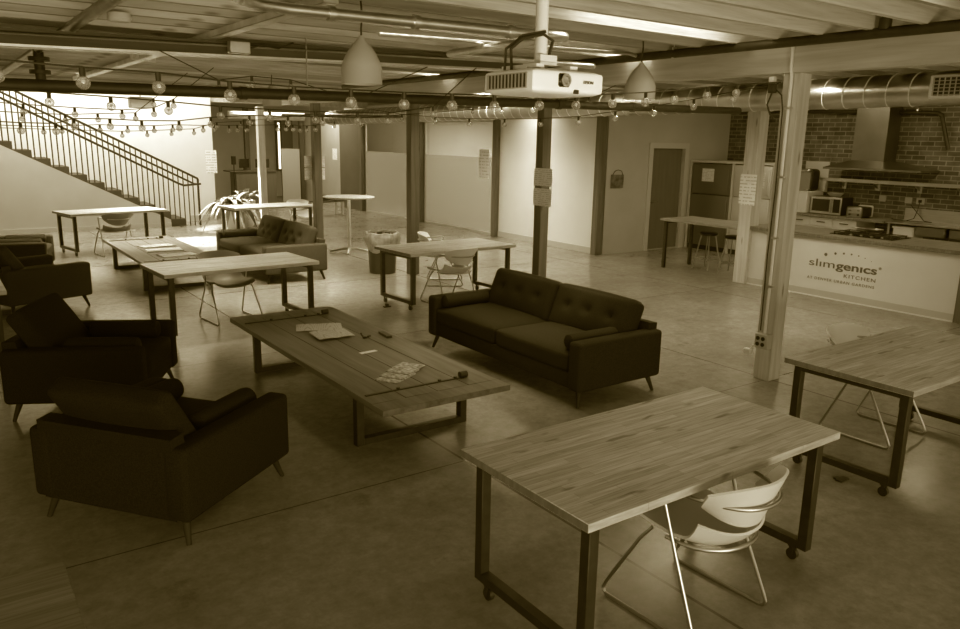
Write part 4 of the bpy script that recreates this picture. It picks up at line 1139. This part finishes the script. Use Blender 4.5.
t = thing('low_bench', 'low pale bench with dark items on it beyond the tall table', 'bench', (9.15, 20.2, 0), .3)
MB().box(-.5, .5, -.2, .2, .38, .42).done('top', M['dark_wall'], t)
for sx in (-.42, .42):
    for sy in (-.14, .14): MB().box(sx - .03, sx + .03, sy - .03, sy + .03, 0, .38).done('leg', M['plastic'], t)
for k, (x, y, h, lb) in enumerate(((8.95, 20.15, .14, 'dark shallow crate on the low bench, left one'), (9.4, 20.25, .10, 'dark shallow crate on the low bench, right one'))):
    o = MB().box(-.16, .16, -.12, .12, 0, h, .01).box(-.13, .13, -.09, .09, h - .002, h + .03, .02).done('crate', M['black'], None, loc=(x, y, .4205)); o.rotation_euler = (0, 0, .3); tag(o, lb, 'crate')

o = MB().box(-.05, .05, -.025, .025, 0, .012, .003).box(-.03, .02, .01, .05, 0, .01, .003).done('door_wedge', M['black'], None, loc=(4.80, 2.47, 0)); tag(o, 'small black wedge lying on the floor under the right-hand work table', 'wedge')
o = MB().box(-.05, .05, -.025, .025, 0, .02, .003).box(-.02, .02, -.02, .02, .018, .05, .003).done('door_wedge', M['black'], None, loc=(4.78, 8.78, 0)); tag(o, 'small black wedge on the floor beside the casters of the table by the bin', 'wedge')
# ------------------------------------------------------------------ lights
def area(name, loc, size, power, rot=(0, 0, 0), spread=180):
    l = bpy.data.lights.new(name, 'AREA'); l.shape = 'RECTANGLE'; l.size, l.size_y = size; l.energy = power; l.spread = math.radians(spread)
    o = bpy.data.objects.new(name, l); COL.objects.link(o); o.location = loc; o.rotation_euler = rot
    return o
area('stair_skylight', (3.2, 18.5, 5.6), (7, 3.4), 420)
area('stair_wall_wash', (2.6, 18.2, 4.6), (6, 1.0), 110, (math.radians(55), 0, 0))
for x, y, p, sd, wd in ((4.0, 2.32, 7, 140, .3), (4.2, 5.56, 12, 64, .1), (2.4, 8.8, 11, 64, .1), (4.2, 10.42, 36, 64, .1), (2.6, 13.66, 45, 64, .1), (4.2, 15.68, 40, 64, .1), (7.5, 5.96, 100, 180, .3), (7.5, 9.61, 75, 180, .3), (8.4, 12.85, 190, 180, .3), (12.4, 5.2, 28, 180, .3), (12.0, 8.0, 30, 180, .3)):  # unseen lamps added between the joists for general light
    area('unseen_bay_lamp', (x, y, 3.28), (2.6, wd), p, spread=sd)
area('unseen_bay_lamp', (4.9, 4.34, 3.27), (1.7, .25), 6)
area('office_light', (12.0, 15.5, 2.70), (1.6, 2.0), 100)
area('office_light', (12.0, 19.3, 2.70), (1.6, 2.0), 100)
area('office_light', (12.0, 12.5, 2.70), (1.6, 2.0), 20)
area('back_room_light', (9.0, 22.5, 3.28), (3, 2), 120)
area('rear_fill', (.4, -2.4, .75), (7, 1.1), 125, (math.radians(122), 0, 0), 120)  # unseen fill lamp behind the camera, added to brighten the ceiling
def spot(name, loc, aim, power, deg, blend=.25, r=.06):
    sp = bpy.data.lights.new(name, 'SPOT'); sp.energy = power; sp.spot_size = math.radians(deg); sp.spot_blend = blend; sp.shadow_soft_size = r
    so = bpy.data.objects.new(name, sp); COL.objects.link(so); so.location = loc
    so.rotation_euler = (Vector(aim) - so.location).to_track_quat('-Z', 'Y').to_euler()
spot('sun_patch', (2.2, 19.6, 5.2), (4.62, 16.35, 0), 9000, 14)
spot('sun_on_planters', (3.0, 18.0, 5.4), (5.95, 18.2, .4), 5500, 22)
w = bpy.data.worlds.new('World'); SC.world = w; w.use_nodes = True
w.node_tree.nodes['Background'].inputs[0].default_value = (1, 1, 1, 1)
w.node_tree.nodes['Background'].inputs[1].default_value = .66

# ------------------------------------------------------------------ camera
f, pit, roll, yaw = 767.593797, 0.225481369, 0.019035999, 0.948626536
fw = Vector((math.cos(yaw) * math.cos(pit), math.sin(yaw) * math.cos(pit), -math.sin(pit)))
r_ = Vector((math.sin(yaw), -math.cos(yaw), 0)); u_ = r_.cross(fw)
c_, s_ = math.cos(roll), math.sin(roll)
r2 = c_ * r_ + s_ * u_; u2 = -s_ * r_ + c_ * u_
cam = bpy.data.cameras.new('Camera'); co = bpy.data.objects.new('Camera', cam); COL.objects.link(co)
cam.sensor_width = 36; cam.sensor_fit = 'HORIZONTAL'; cam.lens = f / 960 * 36; cam.clip_start = .05; cam.clip_end = 200
co.matrix_world = Matrix(((r2.x, u2.x, -fw.x, 0), (r2.y, u2.y, -fw.y, 0), (r2.z, u2.z, -fw.z, 2.2), (0, 0, 0, 1)))
SC.camera = co

# ------------------------------------------------------------------ the photograph's sepia print tone
vs = SC.view_settings
vs.view_transform = 'Standard'; vs.look = 'None'; vs.exposure = 0; vs.gamma = 1
vs.use_curve_mapping = True
cm = vs.curve_mapping
cm.use_clip = False
tone = [(0, (5, 2, 0)), (17, (24, 16, 2)), (40, (50, 40, 14)), (65, (76, 64, 36)), (100, (113, 99, 68)), (140, (152, 139, 109)), (174, (184, 174, 148)), (215, (222, 215, 196)), (255, (255, 253, 243))]
for ci in range(3):
    c = cm.curves[ci]
    pts = [(lin(a), lin(b[ci])) for a, b in tone]
    while len(c.points) < len(pts): c.points.new(.5, .5)
    for p, q in zip(c.points, pts):
        p.location = q; p.handle_type = 'AUTO_CLAMPED'
cm.update()
